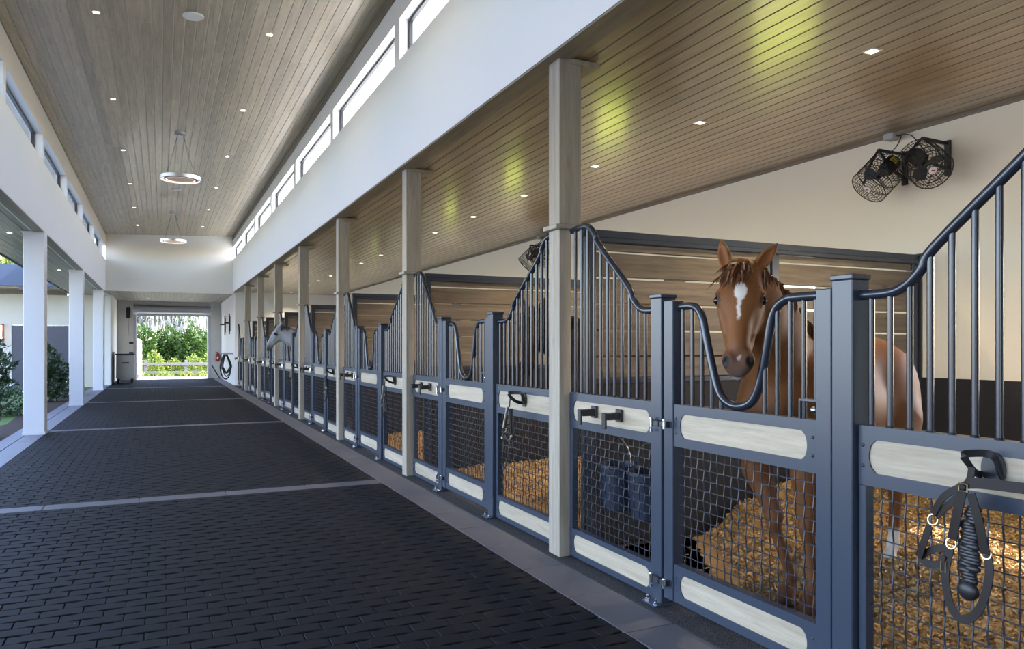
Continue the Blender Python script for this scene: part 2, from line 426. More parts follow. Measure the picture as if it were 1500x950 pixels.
MB().prism([(XL-1.15,ZC0+.16-1.15*.0433),(XF+1.35,ZC1+.16+1.35*.0433),(XF+1.35,ZC1+.26+1.35*.0433),(XL-1.15,ZC0+.26-1.15*.0433)],1,YS,YEND+.3).build('roof_deck',M['whiteroof'],ceiling)
ceil_r=slab('ceiling_right',XF+.02,XB+.05,ZR+.007,ZR+.007,YS,30.3,'gap',.08)
planks(ceil_r,XF+.185,XB,ZR,ZR,-.3,30.27,'stall_wood',cuts=2,seed=5)
MB().box(XF+.004,XF+.183,YS,30.27,ZR-.022,ZR-.006).build('soffit_board',M['trim_wood'],ceil_r)
MB().box(XB-.028,XB,-.3,30.27,ZR-.035,ZR).build('cove_strip',M['trim_wood'],ceil_r)
MB().prism([(XF+.12,ZR+.75),(XB+2.3,ZR+.16),(XB+2.3,ZR+.06),(XB+.05,ZR+.06),(XF+.12,ZR+.14)],1,YS,30.3).build('roof_deck',M['whiteroof'],ceil_r)
ceil_l=slab('ceiling_left',-3.05,XL-.02,ZL+.007,ZL+.007,YS,32.6,'groove',.1)
planks(ceil_l,-3.02,XL-.165,ZL,ZL,.5,32.5,'loggia_wood',cuts=2,seed=6,g=.0055,ch=.006)
MB().box(XL-.162,XL-.004,YS,YEND,ZL-.018,ZL-.006).build('soffit_board',M['trim_wood'],ceil_l)
MB().box(-3.09,-3.05,YS,32.6,ZL-.02,ZL+.22).build('gutter_fascia',M['metalroof'],ceil_l)
MB().box(-3.09,XL-.25,YS,32.6,ZL+.13,ZL+.3).build('roof_deck',M['whiteroof'],ceil_l)
ceil_e=slab('ceiling_end',XL-.1,2.55,3.537,3.537,YEND+.02,37.59,'groove',.12)
planks(ceil_e,XL,2.56,3.53,3.53,YEND+.19,37.59,'loggia_wood',cuts=0,seed=8)
# ---- clerestory walls
def clerestory(name,xin,xout,zlow,zs,zh,ztop,ys,pw,m,side,num0):
    y0,y1=YS,YEND
    mb=MB(); a,b=min(xin,xout),max(xin,xout)
    mb.box(a,b,y0,y1,zlow,zs); mb.box(a,b,y0,y1,zh,ztop)
    for y in ys: mb.box(a,b,y-pw/2,y+pw/2,zs,zh)
    w=tag(mb.build(name,M[m]),kind='structure')
    ed=[y0]+list(ys)+[y1]; n=num0
    xg=xout-side*.06
    for p,q in zip(ed,ed[1:]):
        lo=p+(pw/2 if p!=y0 else 0); hi=q-(pw/2 if q!=y1 else 0)
        fr=MB(); t=.032
        for (ya,yb,za,zb) in ((lo,hi,zs,zs+t),(lo,hi,zh-t,zh),(lo,lo+t,zs+t,zh-t),(hi-t,hi,zs+t,zh-t)): fr.box(xg-.025,xg+.025,ya,yb,za,zb,.004)
        win=tag(bpy.data.objects.new('window_%d'%n,None),kind='structure'); C.objects.link(win); n+=1
        fr.build('window_frame',M['steel_dark'],win)
        MB().box(xg-.003,xg+.003,lo+t-.004,hi-t+.004,zs+t-.004,zh-t+.004).build('pane',M['glass'],win)
    return w
ysr=[colY(k)+.02 for k in range(-2,8)]
wall_r=clerestory('wall_right',XF,XF+.19,ZR-.005,4.79,5.27,ZC1-.005,ysr,.20,'white',1,1)
ysl=[14.70+3.46*k for k in range(-6,5)]
wall_l=clerestory('wall_left',XL,XL-.20,ZL-.005,4.60,5.07,ZC0-.005,ysl,.20,'white_shaded',-1,20)
tag(MB().box(XL-.3,XB+.2,YS-.2,YS,-.1,5.8).build('wall_front',M['white2']),kind='structure')
tag(MB().box(XF-.02,XF+.0,YS,YEND,ZC1-.145,ZC1-.002).build('trim_1',M['trim_wood']),kind='structure')
# ---- end wall, vestibule, far opening
tag(MB().box(XL,XF+.1,YEND,YEND+.18,3.5,ZC1+.02).build('wall_end',M['white2']),kind='structure')
mb=MB().box(-1.77,-.99,37.6,37.8,-.1,3.6).box(1.96,2.6,37.6,37.8,-.1,3.6).box(-.99,1.96,37.6,37.8,3.22,3.6)
tag(mb.build('wall_back',M['white2']),kind='structure')
tag(MB().box(-1.95,-1.77,32.6,37.8,-.1,3.56).build('wall_left_end',M['white2']),kind='structure')
tag(MB().box(2.56,2.75,30.29,37.8,-.1,3.56).box(2.75,XB+.2,30.29,30.45,-.1,3.65).build('wall_right_end',M['white']),kind='structure')
# courtyard wing, seen between the left columns
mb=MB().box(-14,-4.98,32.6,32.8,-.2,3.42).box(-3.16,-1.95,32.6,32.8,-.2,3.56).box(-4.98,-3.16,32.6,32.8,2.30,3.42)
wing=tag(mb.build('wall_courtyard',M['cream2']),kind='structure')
d=tag(bpy.data.objects.new('door_1',None),kind='structure'); C.objects.link(d); d.location=(-4.07,32.66,0)
MB().box(-.91,-.02,-.02,.04,-.1,2.27,.004).build('door_leaf',M['darkdoor'],d); MB().box(.02,.91,-.02,.04,-.1,2.27,.004).build('door_leaf',M['darkdoor'],d)
MB().box(-.93,-.905,-.05,.06,-.1,2.32).box(.905,.93,-.05,.06,-.1,2.32).box(-.905,.905,-.05,.06,2.275,2.32).build('door_frame',M['white'],d)
rf=tag(MB().box(-14,-3.2,30.9,31.0,3.62,4.36).box(-14,-3.2,31.0,33.2,4.2,4.36).build('roof_1',M['metalroof']),kind='structure')
MB().box(-14,-3.2,31.0,32.62,3.56,3.62).build('soffit',M['trim_wood'],rf)
for i in range(6): MB().box(-13+1.7*i,-12.2+1.7*i,30.94,31.02,3.50,3.62).build('rafter_end',M['steel_dark'],rf)
MB().box(-14,-3.2,32.52,32.6,3.42,3.56).build('frieze_board',M['trim_wood'],rf)

# unseen wing added behind the camera to shade the column faces
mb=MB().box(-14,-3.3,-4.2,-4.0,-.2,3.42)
tag(mb.build('wall_added_shade',M['cream2']),kind='structure')
tag(MB().box(-14,-3.3,-6,-2.4,4.1,4.36).box(-14,-3.3,-2.5,-2.4,3.6,4.1).build('roof_added_shade',M['metalroof']),kind='structure')
# ---- back wall of the stalls with one window per stall
ZW0,ZW1=1.12,2.35
wins=[colY(k)-SP/2-.07 for k in range(1,9)]
mb=MB().box(XB,XB+.18,YS,30.4,-.1,ZW0).box(XB,XB+.18,YS,30.4,ZW1,ZR+.1)
ed=[YS]+sum([[w-.55,w+.55] for w in wins],[])+[30.4]
for a,b in zip(ed[::2],ed[1::2]): mb.box(XB,XB+.18,a,b,ZW0,ZW1)
tag(mb.build('wall_stall_back',M['cream']),kind='structure')
for i,w in enumerate(wins):
    win=tag(bpy.data.objects.new('window_%d'%(40+i),None),kind='structure'); C.objects.link(win)
    MB().box(XB+.05,XB+.12,w-.55,w-.50,ZW0,ZW1).box(XB+.05,XB+.12,w+.50,w+.55,ZW0,ZW1).box(XB+.05,XB+.12,w-.5,w+.5,ZW1-.05,ZW1).box(XB-.02,XB+.19,w-.55,w+.55,ZW0-.03,ZW0).build('window_frame',M['steel_dark'],win)
# black wainscot mats on that wall, in lengths with seams
wz=1.21
for k in range(1,9):
    yb=colY(k)-SP+.05
    for j in range(3):
        a=yb+j*(SP-.1)/3
        MB().box(XB-.02,XB-.001,a+.003,a+(SP-.1)/3-.003,.02,1.09 if j==1 else wz,.003).build('wall_mat',M['rubbermat'],bpy.data.objects['wall_stall_back'])
# ---- ground outside
tag(MB().box(XB+.2,9.2,-40,80,-.3,-.15).build('ground_bounce_near',M['sand']),kind='structure')  # added sand strip, throws warm light through the stall windows
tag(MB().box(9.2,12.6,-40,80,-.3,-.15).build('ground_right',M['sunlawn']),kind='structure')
tag(MB().box(12.6,70,-40,80,-.3,-.15).build('ground_bounce_far',M['sand']),kind='structure')  # more added sand beyond the lawn, for warm bounce light
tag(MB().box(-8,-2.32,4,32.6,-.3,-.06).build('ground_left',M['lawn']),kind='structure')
tag(MB().box(-60,-8,-40,80,-.3,-.07).box(-8,-2.32,-40,4,-.3,-.07).box(-8,-2.32,32.8,80,-.3,-.07).build('ground_court',M['court']),kind='structure')
tag(MB().box(-2.32,8,-40,YS-.2,-.3,-.07).build('ground_front',M['court']),kind='structure')
tag(MB().box(-2.32,XB+.2,37.81,41.6,-.3,-.03).build('driveway',M['drive']),kind='structure')
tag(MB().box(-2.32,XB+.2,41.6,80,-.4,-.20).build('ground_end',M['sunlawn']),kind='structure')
tag(MB().prism([(-3.3,1.0),(-2.31,1.0),(-2.31,28),(-2.7,28),(-3.0,22),(-2.75,17.5),(-3.2,15.2),(-4.2,14.6),(-4.2,9)],2,-.1,-.03).build('mulch_bed',M['mulch']),kind='structure')

# ================================================================== COLUMNS
ORD=['first','second','third','fourth','fifth','sixth','seventh','eighth']
def right_column():
    t=thing('timber_column','x','column')
    MB().box(-.08,.10,-.08,.08,2.37,ZR-.006,.004).build('upper_shaft',M['column_wood'],t)
    MB().box(-.08,.018,-.08,.08,.0,2.335,.004).build('lower_shaft',M['column_wood'],t)
    MB().box(-.115,.115,-.10,.105,2.336,2.368,.004).build('collar',M['column_wood'],t)
    MB().box(-.0,.25,-.095,.095,ZR-.05,ZR-.012,.004).build('bearing_plate',M['column_wood'],t)
    return t
proto=right_column()
for k in range(1,8):
    o=proto if k==1 else copy_tree(proto)
    o.location=(XS,colY(k),0)
    o['label']='%s whitewashed timber column from the camera along the stalls'%ORD[k-1]; o['group']='timber columns along the stalls'
def left_column():
    t=thing('white_column','x','column')
    MB().box(-.31,0,0,.31,.0,ZL-.01,.006).build('shaft',M['white_shaded'],t)
    MB().box(-.325,.012,-.012,.322,-.0,.05,.004).build('base_trim',M['white_shaded'],t)
    MB().box(-.34,.0,-.03,.34,ZL-.03,ZL-.006,.004).build('head_plate',M['white_shaded'],t)
    return t
proto=left_column()
for i,(y,l) in enumerate(((14.83,'square white column nearest the camera on the left paving edge'),(21.75,'middle one of the square white columns on the left paving edge'),(29.0,'square white column at the far left corner below the end wall'))):
    o=proto if i==0 else copy_tree(proto); o.location=(XL,y,0); o['label']=l; o['group']='white columns on the left'

# ================================================================== STALL FRONTS
# local frame of a stall: origin (XS, column centre), y = -q towards the camera
RB=.0125; RR=.021; XBAR=.045
def bar_mesh(z0,z1):
    return MB().tube([(0,0,z0),(0,0,z1)],RB,10).mesh('bar',M['bar'],60)
def wire_mesh(y0,y1,z0,z1,sp=.055,x=.03):
    mb=MB(); ny=max(2,int(round((y1-y0)/sp))); nz=max(2,int(round((z1-z0)/sp)))
    dy=(y1-y0)/ny; dz=(z1-z0)/nz; r=.0034
    for i in range(1,ny):
        pts=[(x,y0+i*dy,z0)]
        for j in range(1,nz): pts.append((x+(.0036 if (i+j)%2 else -.0036),y0+i*dy,z0+j*dz))
        pts.append((x,y0+i*dy,z1)); mb.tube(pts,r,4,caps=False)
    for j in range(1,nz):
        pts=[(x,y0,z0+j*dz)]
        for i in range(1,ny): pts.append((x-(.0036 if (i+j)%2 else -.0036),y0+i*dy,z0+j*dz))
        pts.append((x,y1,z0+j*dz)); mb.tube(pts,r,4,caps=False)
    return mb
def plate_with_board(parent,y0,y1,z0,z1,m=.055,me=.045,name='rail_plate',bolts=True,x0=-.0,x1=.05):
    """steel plate with an opening whose short ends bulge, and a pine board set into it"""
    za,zb=z0+me,z1-me; ya,yb=y0+m,y1-m; h=(zb-za)/2; bul=.028; cz=(za+zb)/2
    def end(y,sg):
        # shoulders then an outward bulge
        out=[]
        for i in range(9):
            t=-1+2*i/8; out.append((y+sg*bul*math.sqrt(max(0,1-t*t))**1.2,cz+t*h*.94))
        return out
    L=end(ya+bul,-1); Rr=end(yb-bul,1)
    loop=[(ya+bul+.006,za)]+L+[(ya+bul+.006,zb)]+[(yb-bul-.006,zb)]+list(reversed(Rr))+[(yb-bul-.006,za)]
    # loop goes: bottom-left, up left, top-right, down right
    loop=list(loop); n=len(loop)
    outer=[]
    for i,p in enumerate(loop):
        if i<=10:
            q=(y0, z0+(z1-z0)*(i/10))
        else:
            j=i-11; q=(y1, z1-(z1-z0)*(j/10))
        outer.append(q)
    mb=MB(); vs_=[]
    for x in (x0,x1):
        vs_+= [(x,p[0],p[1]) for p in outer]+[(x,p[0],p[1]) for p in loop]
    fs=[]
    for i in range(n):
        k=(i+1)%n
        fs.append((i,k,n+k,n+i)); fs.append((2*n+i,3*n+i,3*n+k,2*n+k))
        fs.append((n+i,n+k,3*n+k,3*n+i)); fs.append((k,i,2*n+i,2*n+k))
    mb.add(vs_,fs); pl=mb.build(name,M['steel'],parent)
    MB().prism([(p[0],p[1]) for p in loop],0,x0+.007,x1-.01).build('pine_board',M['board_wood'],parent)
    if bolts:
        for y in (y0+.022,y1-.022):
            for z in (cz-h*.62,cz+h*.62):
                link('bolt',BOLT,parent,(x0,y,z))
BOLT=MB().lathe([(.008,.0),(.0075,.003),(.004,.005)],n=8,M=Matrix.Rotation(R(-90),4,'Y')).mesh('bolt',M['steel_dark'],50)
ANCH=MB().cyl((0,0,0),(0,0,.012),.014,n=6).cyl((0,0,.012),(0,0,.03),.007,n=8).mesh('anchor_bolt',M['chrome'])
def swoop(q0,q1,ztop,zlow,rev=False):
    """bent top rail: high by the column, swooping down to the post; returns (y,z) path in q"""
    L=q1-q0
    prof=[(0,ztop-.012),(.06,ztop-.002),(.13,ztop),(.20,ztop-.004),(.26,ztop-.03),(.315,ztop-.085),(.36,ztop-.15)]
    mid=[(.71*L-.03,zlow+.17),(.71*L+.03,zlow+.085),(.71*L+.09,zlow+.03),(.71*L+.15,zlow+.005),(.71*L+.22,zlow),(L,zlow)]
    return [(q0+a,b) for a,b in prof+mid]
def zat(path,q):
    for (a,b),(c,d) in zip(path,path[1:]):
        if a<=q<=c: return b+(d-b)*(q-a)/(c-a)
    return path[-1][1]
def fixed_panel(name,label,q0,q1,side,z0):
    """side 'A': high end at q0 (far column); 'B': high end at q1"""
    t=thing(name,label,'stall front')
    y0,y1=-q1,-q0; zmesh0=.212; w=.035
    plate_with_board(t,y0,y1,.015,zmesh0,.05,.038,'kick_plate')
    plate_with_board(t,y0,y1,.925,1.172,.05,.055,'rail_plate')
    MB().box(.0,.05,y0,y0+w,zmesh0,.925,.003).build('stile',M['steel'],t); MB().box(.0,.05,y1-w,y1,zmesh0,.925,.003).build('stile',M['steel'],t)
    wire_mesh(y0+w-.004,y1-w+.004,zmesh0-.004,.929).build('wire_mesh',M['wire'],t)
    if side=='A': path=swoop(q0-.01,q1+.01,2.335,1.715)
    else:
        p=swoop(0,q1-q0+.02,2.335,1.715); path=[(q1+.01-a,b) for a,b in reversed(p)]
    pts=spline([(XBAR-.02,-a,b) for a,b in path],5)
    MB().tube(pts,RR,12).build('top_rail',M['bar'],t,60)
    n=int(round((q1-q0)/.086)); 
    for i in range(n):
        q=q0+(q1-q0)*(i+.5)/n; zt=zat(path,q)
        link('bar',bar_mesh(1.168,zt-.008),t,(XBAR-.02,-q,0))
        MB().tube([(0,0,-.004),(0,0,.006)],[.018,.014],8).build('weld_collar',M['bar'],t,60,(XBAR-.02,-q,1.174))
    return t
def post(t,qc,w,ztop,x0=-.03,x1=.075,base=True):
    MB().box(x0,x1,-qc-w/2,-qc+w/2,.012,ztop,.004).build('tube_post',M['steel'],t)
    MB().box(x0-.006,x1+.006,-qc-w/2-.006,-qc+w/2+.006,ztop,ztop+.022,.004).build('post_cap',M['steel'],t)
    if base:
        MB().box(x0-.055,x1-.02,-qc-w/2-.015,-qc+w/2+.015,.004,.014,.002).build('base_plate',M['steel'],t)
        link('anchor_bolt',ANCH,t,(x0-.03,-qc-w/2+.012,.014)); link('anchor_bolt',ANCH,t,(x0-.03,-qc+w/2-.012,.014))
    return t
def hinge(t,ya,yb,yp,z,low=False):
    hb=MB().box(-.052,-.018 if low else -.016,ya,yb,z-.018,z+.018,.004).build('hinge',M['steel_dark'],t)
    mb=MB().cyl((-.056,yp,z-.024),(-.056,yp,z+.022),.0105,n=10).sphere((-.056,yp,z+.026),.0115,10,8)
    if low: mb.cyl((-.056,yp,z-.05),(-.056,yp,z-.03),.010,n=8)
    mb.build('hinge_pin',M['chrome'],hb,50)
def yoke_path(qa,qb):
    c=(qa+qb)/2+.0; h=.235
    P=[(qa-.005,1.722),(qa+.06,1.725),(qa+.12,1.722),(qa+.165,1.703),(qa+.20,1.655),(qa+.222,1.58),(qa+.265,1.43),(qa+.315,1.29),(qa+.36,1.228),(qa+.43,1.196),(qa+.50,1.196),
       (qa+.565,1.222),(qa+.61,1.285),(qa+.645,1.40),(qa+.675,1.53),(qa+.70,1.63),(qa+.735,1.69),(qa+.79,1.722),(qa+.85,1.728),(qb+.005,1.727)]
    return P
def door(label,qh,ql):
    """qh..ql: outer edges of the hinge and latch stiles"""
    t=thing('stall_door',label,'stall door'); ws=.085
    MB().box(-.02,.06,-qh-ws,-qh,.055,1.762,.004).build('hinge_stile',M['steel'],t)
    MB().box(-.02,.06,-ql,-ql+ws,.055,1.752,.004).build('latch_stile',M['steel'],t)
    qa,qb=qh+ws,ql-ws; y0,y1=-qb,-qa
    plate_with_board(t,y0,y1,.055,.268,.055,.045,'kick_plate',x0=-.012,x1=.045); plate_with_board(t,y0,y1,.935,1.172,.055,.052,'rail_plate',x0=-.012,x1=.045)
    wire_mesh(y0-.002,y1+.002,.264,.939,x=.026).build('wire_mesh',M['wire'],t)
    path=yoke_path(qa,qb); S=(qb-qa)/1.0
    path=[(qa+(a-qa)*S,b) for a,b in path]
    MB().tube(spline([(.025,-a,b) for a,b in path],4),RR+.001,12).build('yoke_rail',M['bar'],t,60)
    L=qb-qa
    lows=[(a,b) for a,b in path]
    for f in (.035,.115,.195,.275,.345,.655,.735,.815,.895,.965):
        q=qa+f*L
        zt=min([b+(d-b)*(q-a)/(c-a) for (a,b),(c,d) in zip(lows,lows[1:]) if a<=q<=c] or [1.72])-.012
        zb=1.168
        if f==.895: pass
        if f==.965: zb=1.262
        if zt-zb>.02: link('bar',bar_mesh(zb,zt),t,(.025,-q,0))
    # latch box with its ball knob, keeper
    lb=MB().box(.0,.05,-qb,-qb+.115,1.252,1.262).box(.0,.05,-qb+.108,-qb+.115,1.172,1.252).build('latch_box',M['steel'],t)
    MB().sphere((.012,-qb+.032,1.215),.021,14,10).cyl((.012,-qb+.032,1.215),(.012,-qb,1.215),.008).build('latch_knob',M['chrome'],lb,60)
    MB().box(-.005,.035,-ql-.011,-ql-.001,1.165,1.29,.003).build('keeper',M['steel_dark'],t)
    for z in (1.055,.15): hinge(t,-qh-.055,-qh-.002,-qh-.052,z)
    return t
def square_hook(parent,q,z):
    mb=MB().box(-.014,.0,-q-.032,-q+.032,z-.035,z+.045,.003).box(-.11,-.014,-q-.022,-q+.022,z-.02,z+.025,.003).box(-.125,-.11,-q-.022,-q+.022,z-.075,z+.025,.003)
    mb.build('blanket_hook',M['black'],parent)
def bridle_hook(parent,q,z):
    mb=MB(); n=20
    mb.prism([(-q+.042*math.cos(2*math.pi*i/n),z+.058*math.sin(2*math.pi*i/n)) for i in range(n)],0,-.008,.0)
    b=mb.build('bridle_hook',M['steel_dark'],parent)
    P=spline([(-.006,-q+.04,z-.028),(-.045,-q+.03,z-.02),(-.085,-q+.02,z+.0),(-.115,-q+.022,z+.03),(-.12,-q+.03,z+.052),(-.09,-q+.022,z+.056),(-.05,-q-.0,z+.056),(-.03,-q-.02,z+.045),(-.02,-q-.03,z+.0),(-.006,-q-.036,z-.03)],5)
    nr=[]
    MB().ribbon(P,(0,0,1) if False else (.15,.2,1),.006,.026).build('hook_loop',M['black'],b,40)
SH=-.08
def build_front(k,sh,protoset=None):
    return None
def front_protos(sh):
    qa0,qa1=.088,1.098+sh; qp=1.152+sh; qh=1.212+sh; ql=2.398+sh; qp2=2.462+sh; qb0,qb1=2.522+sh,SP-.088
    A=fixed_panel('stall_front','a',qa0,qa1,'A',0); 
    square_hook(A,.43+sh*.5,1.055); square_hook(A,.73+sh*.5,1.055)
    B=fixed_panel('stall_front','b',qb0,qb1,'B',0); bridle_hook(B,qb0+.56,1.072)
    post(A,qp,.104,1.782); post(B,qp2,.104,1.782)
    for z in (1.055,.15): hinge(A,-qp-.05,-qp+.03,-qp+.012,z,True)
    D=door('d',qh,ql)
    return A,D,B
pa=front_protos(0.0); pb=front_protos(SH)
WHERE=['nearest stall, with the chestnut horse','the second stall from the camera','the third stall from the camera','the fourth stall from the camera','fifth stall, with the grey horse','the sixth stall from the camera','the seventh stall from the camera','the last stall before the far end wall']
for k in range(1,9):
    src=pa if k==1 else pb
    for i,o in enumerate(src):
        c=o if k<=2 else copy_tree(o)
        c.location=(XS,colY(k),0)
        W=WHERE[k-1]
        c['label']=['steel bars with two square black hooks, %s','steel door with a deep yoke dip, %s','steel bars with a bridle hook, %s'][i]%W
        c['group']=['barred stall fronts with blanket hooks','yoked stall doors','barred stall fronts with bridle hooks'][i]

# ================================================================== PARTITIONS between the stalls
def partition():
    t=thing('stall_partition','x','partition')
    xa,xm,xb=.20,1.96,XB-XS-.07; w=.075
    for x in (xa,xm-.05,xm+.05,xb): MB().box(x-w/2,x+w/2,-.035,.035,.02,2.27,.004).build('frame_post',M['steel'],t)
    MB().box(xa-w/2,xb+w/2,-.05,.05,2.27,2.305,.004).box(xa-w/2,xb+w/2,-.035,.035,2.305,2.36,.004).build('top_channel',M['steel'],t)
    MB().box(xb+.05,xb+.068,-.06,.06,.02,2.37,.003).build('wall_bracket',M['steel_dark'],t)
    r=random.Random(11)
    zs=[1.268,1.432,1.626,1.822,2.018,2.212]
    hs=[.148,.178,.18,.18,.178,.055]
    for (x0,x1) in ((xa+w/2,xm-.05-w/2),(xm+.05+w/2,xb-w/2)):
        for z,h in zip(zs,hs):
            MB().box(x0,x1,-.018,.018,z,z+h,.003).build('partition_board',M['slat_wood'],t)
        for z in zs[1:-1]:
            MB().box((x0+x1)/2-.02-r.random()*.3,(x0+x1)/2+.03,-.012,.012,z-.016,z).build('spacer',M['slat_wood'],t)
        MB().box(x0,x1,-.022,.022,.025,1.225,.003).build('kick_board',M['rubbermat'],t)
        MB().box(x0,x1,-.03,.03,1.225,1.262,.003).build('mid_channel',M['steel'],t)
    return t
proto=partition()
for k in range(1,8):
    o=proto if k==1 else copy_tree(proto); o.location=(XS,colY(k),0)
    o['label']='slatted pine and steel partition behind the %s timber column from the camera'%ORD[k-1]; o['group']='slatted stall partitions'

# ================================================================== HORSES (one surface each, grown from a distance field)
class SDF:
    def __init__(s,lo,hi,h):
        s.lo=np.array(lo,float); s.h=h; s.n=np.ceil((np.array(hi)-s.lo)/h).astype(int)+1
        s.d=np.ones(s.n,np.float32)
    def block(s,lo,hi,mar):
        a=np.clip(np.floor((np.array(lo)-mar-s.lo)/s.h).astype(int),0,s.n-1); b=np.clip(np.ceil((np.array(hi)+mar-s.lo)/s.h).astype(int)+1,1,s.n)
        sl=tuple(slice(i,j) for i,j in zip(a,b))
        g=[(np.arange(i,j)*s.h+l).astype(np.float32) for i,j,l in zip(a,b,s.lo)]
        return sl,np.stack(np.meshgrid(*g,indexing='ij'),-1)
    def comb(s,sl,e,k,sub):
        d=s.d[sl]
        if sub: d2=-d; h=np.clip(.5+.5*(e-d2)/k,0,1); s.d[sl]=-(e*(1-h)+d2*h-k*h*(1-h))
        else:
            h=np.clip(.5+.5*(e-d)/k,0,1); s.d[sl]=e*(1-h)+d*h-k*h*(1-h)
    def cap(s,p0,p1,r0,r1,k=.04,sub=False):
        p0=np.array(p0,float);p1=np.array(p1,float); r=max(r0,r1)
        sl,P=s.block(np.minimum(p0,p1)-r,np.maximum(p0,p1)+r,k*1.5+.02)
        if P.size==0: return s
        ba=(p1-p0).astype(np.float32); pa=P-p0.astype(np.float32); t=np.clip((pa@ba)/max(float(ba@ba),1e-9),0,1)
        e=np.linalg.norm(pa-t[...,None]*ba,axis=-1)-(r0+(r1-r0)*t); s.comb(sl,e.astype(np.float32),k,sub); return s
    def ell(s,c,r,Rm=None,k=.04,sub=False):
        c=np.array(c,float); r=np.array(r,float); Rm=np.eye(3) if Rm is None else np.array(Rm)   # rows: axes
        ext=np.sqrt(((Rm.T*r)**2).sum(1))
        sl,P=s.block(c-ext,c+ext,k*1.5+.02)
        if P.size==0: return s
        q=(P-c.astype(np.float32))@Rm.T.astype(np.float32)
        k0=np.linalg.norm(q/r,axis=-1); k1=np.linalg.norm(q/(r*r),axis=-1)+1e-9
        s.comb(sl,(k0*(k0-1)/k1).astype(np.float32),k,sub); return s
    def mesh(s,name,smooth=2):
        d=s.d; ins=d<0; n=np.array(d.shape)-1
        cor=[d[i:n[0]+i,j:n[1]+j,k:n[2]+k] for i in (0,1) for j in (0,1) for k in (0,1)]
        cnt=sum((c<0).astype(np.int8) for c in cor); act=(cnt>0)&(cnt<8); ids=-np.ones(act.shape,np.int64); idx=np.argwhere(act); ids[act]=np.arange(len(idx))
        vals=np.stack([c[act] for c in cor],1); offs=np.array([(i,j,k) for i in (0,1) for j in (0,1) for k in (0,1)],float)
        acc=np.zeros((len(idx),3)); w=np.zeros(len(idx))
        for a in range(8):
            for b in range(a+1,8):
                if np.abs(offs[a]-offs[b]).sum()==1:
                    va,vb=vals[:,a],vals[:,b]; m=(va<0)!=(vb<0); t=np.where(m,va/(np.where(m,va-vb,1)),0)
                    acc+=m[:,None]*(offs[a]+t[:,None]*(offs[b]-offs[a])); w+=m
        V=(idx+acc/w[:,None])*s.h+s.lo
        Q=[]
        for ax in range(3):
            u,v=[(1,2),(2,0),(0,1)][ax]
            A=np.take(ins,range(0,d.shape[ax]-1),ax); B=np.take(ins,range(1,d.shape[ax]),ax)
            e=np.argwhere(A!=B); ok=(e[:,u]>0)&(e[:,v]>0)&(e[:,u]<n[u])&(e[:,v]<n[v]); e=e[ok]
            fl=A[tuple(e.T)]
            def cell(du,dv):
                q=e.copy(); q[:,u]+=du; q[:,v]+=dv; return ids[tuple(q.T)]
            q=np.stack([cell(-1,-1),cell(0,-1),cell(0,0),cell(-1,0)],1); q[~fl]=q[~fl][:,::-1]; Q.append(q)
        Q=np.concatenate(Q); Q=Q[(Q>=0).all(1)]
        for _ in range(smooth):
            S=np.zeros_like(V); c=np.zeros(len(V))
            for a in range(4):
                b=(a+1)%4; np.add.at(S,Q[:,a],V[Q[:,b]]); np.add.at(S,Q[:,b],V[Q[:,a]]); np.add.at(c,Q[:,a],1); np.add.at(c,Q[:,b],1)
            V=V*.5+.5*S/np.maximum(c,1)[:,None]
        me=bpy.data.meshes.new(name); me.vertices.add(len(V)); me.vertices.foreach_set('co',V.astype(np.float32).ravel())
        me.loops.add(Q.size); me.loops.foreach_set('vertex_index',Q.astype(np.int32).ravel()); me.polygons.add(len(Q))
        me.polygons.foreach_set('loop_start',np.arange(0,Q.size,4,dtype=np.int32)); me.update(calc_edges=True); me.validate()
        me.polygons.foreach_set('use_smooth',[True]*len(me.polygons)); return me,V

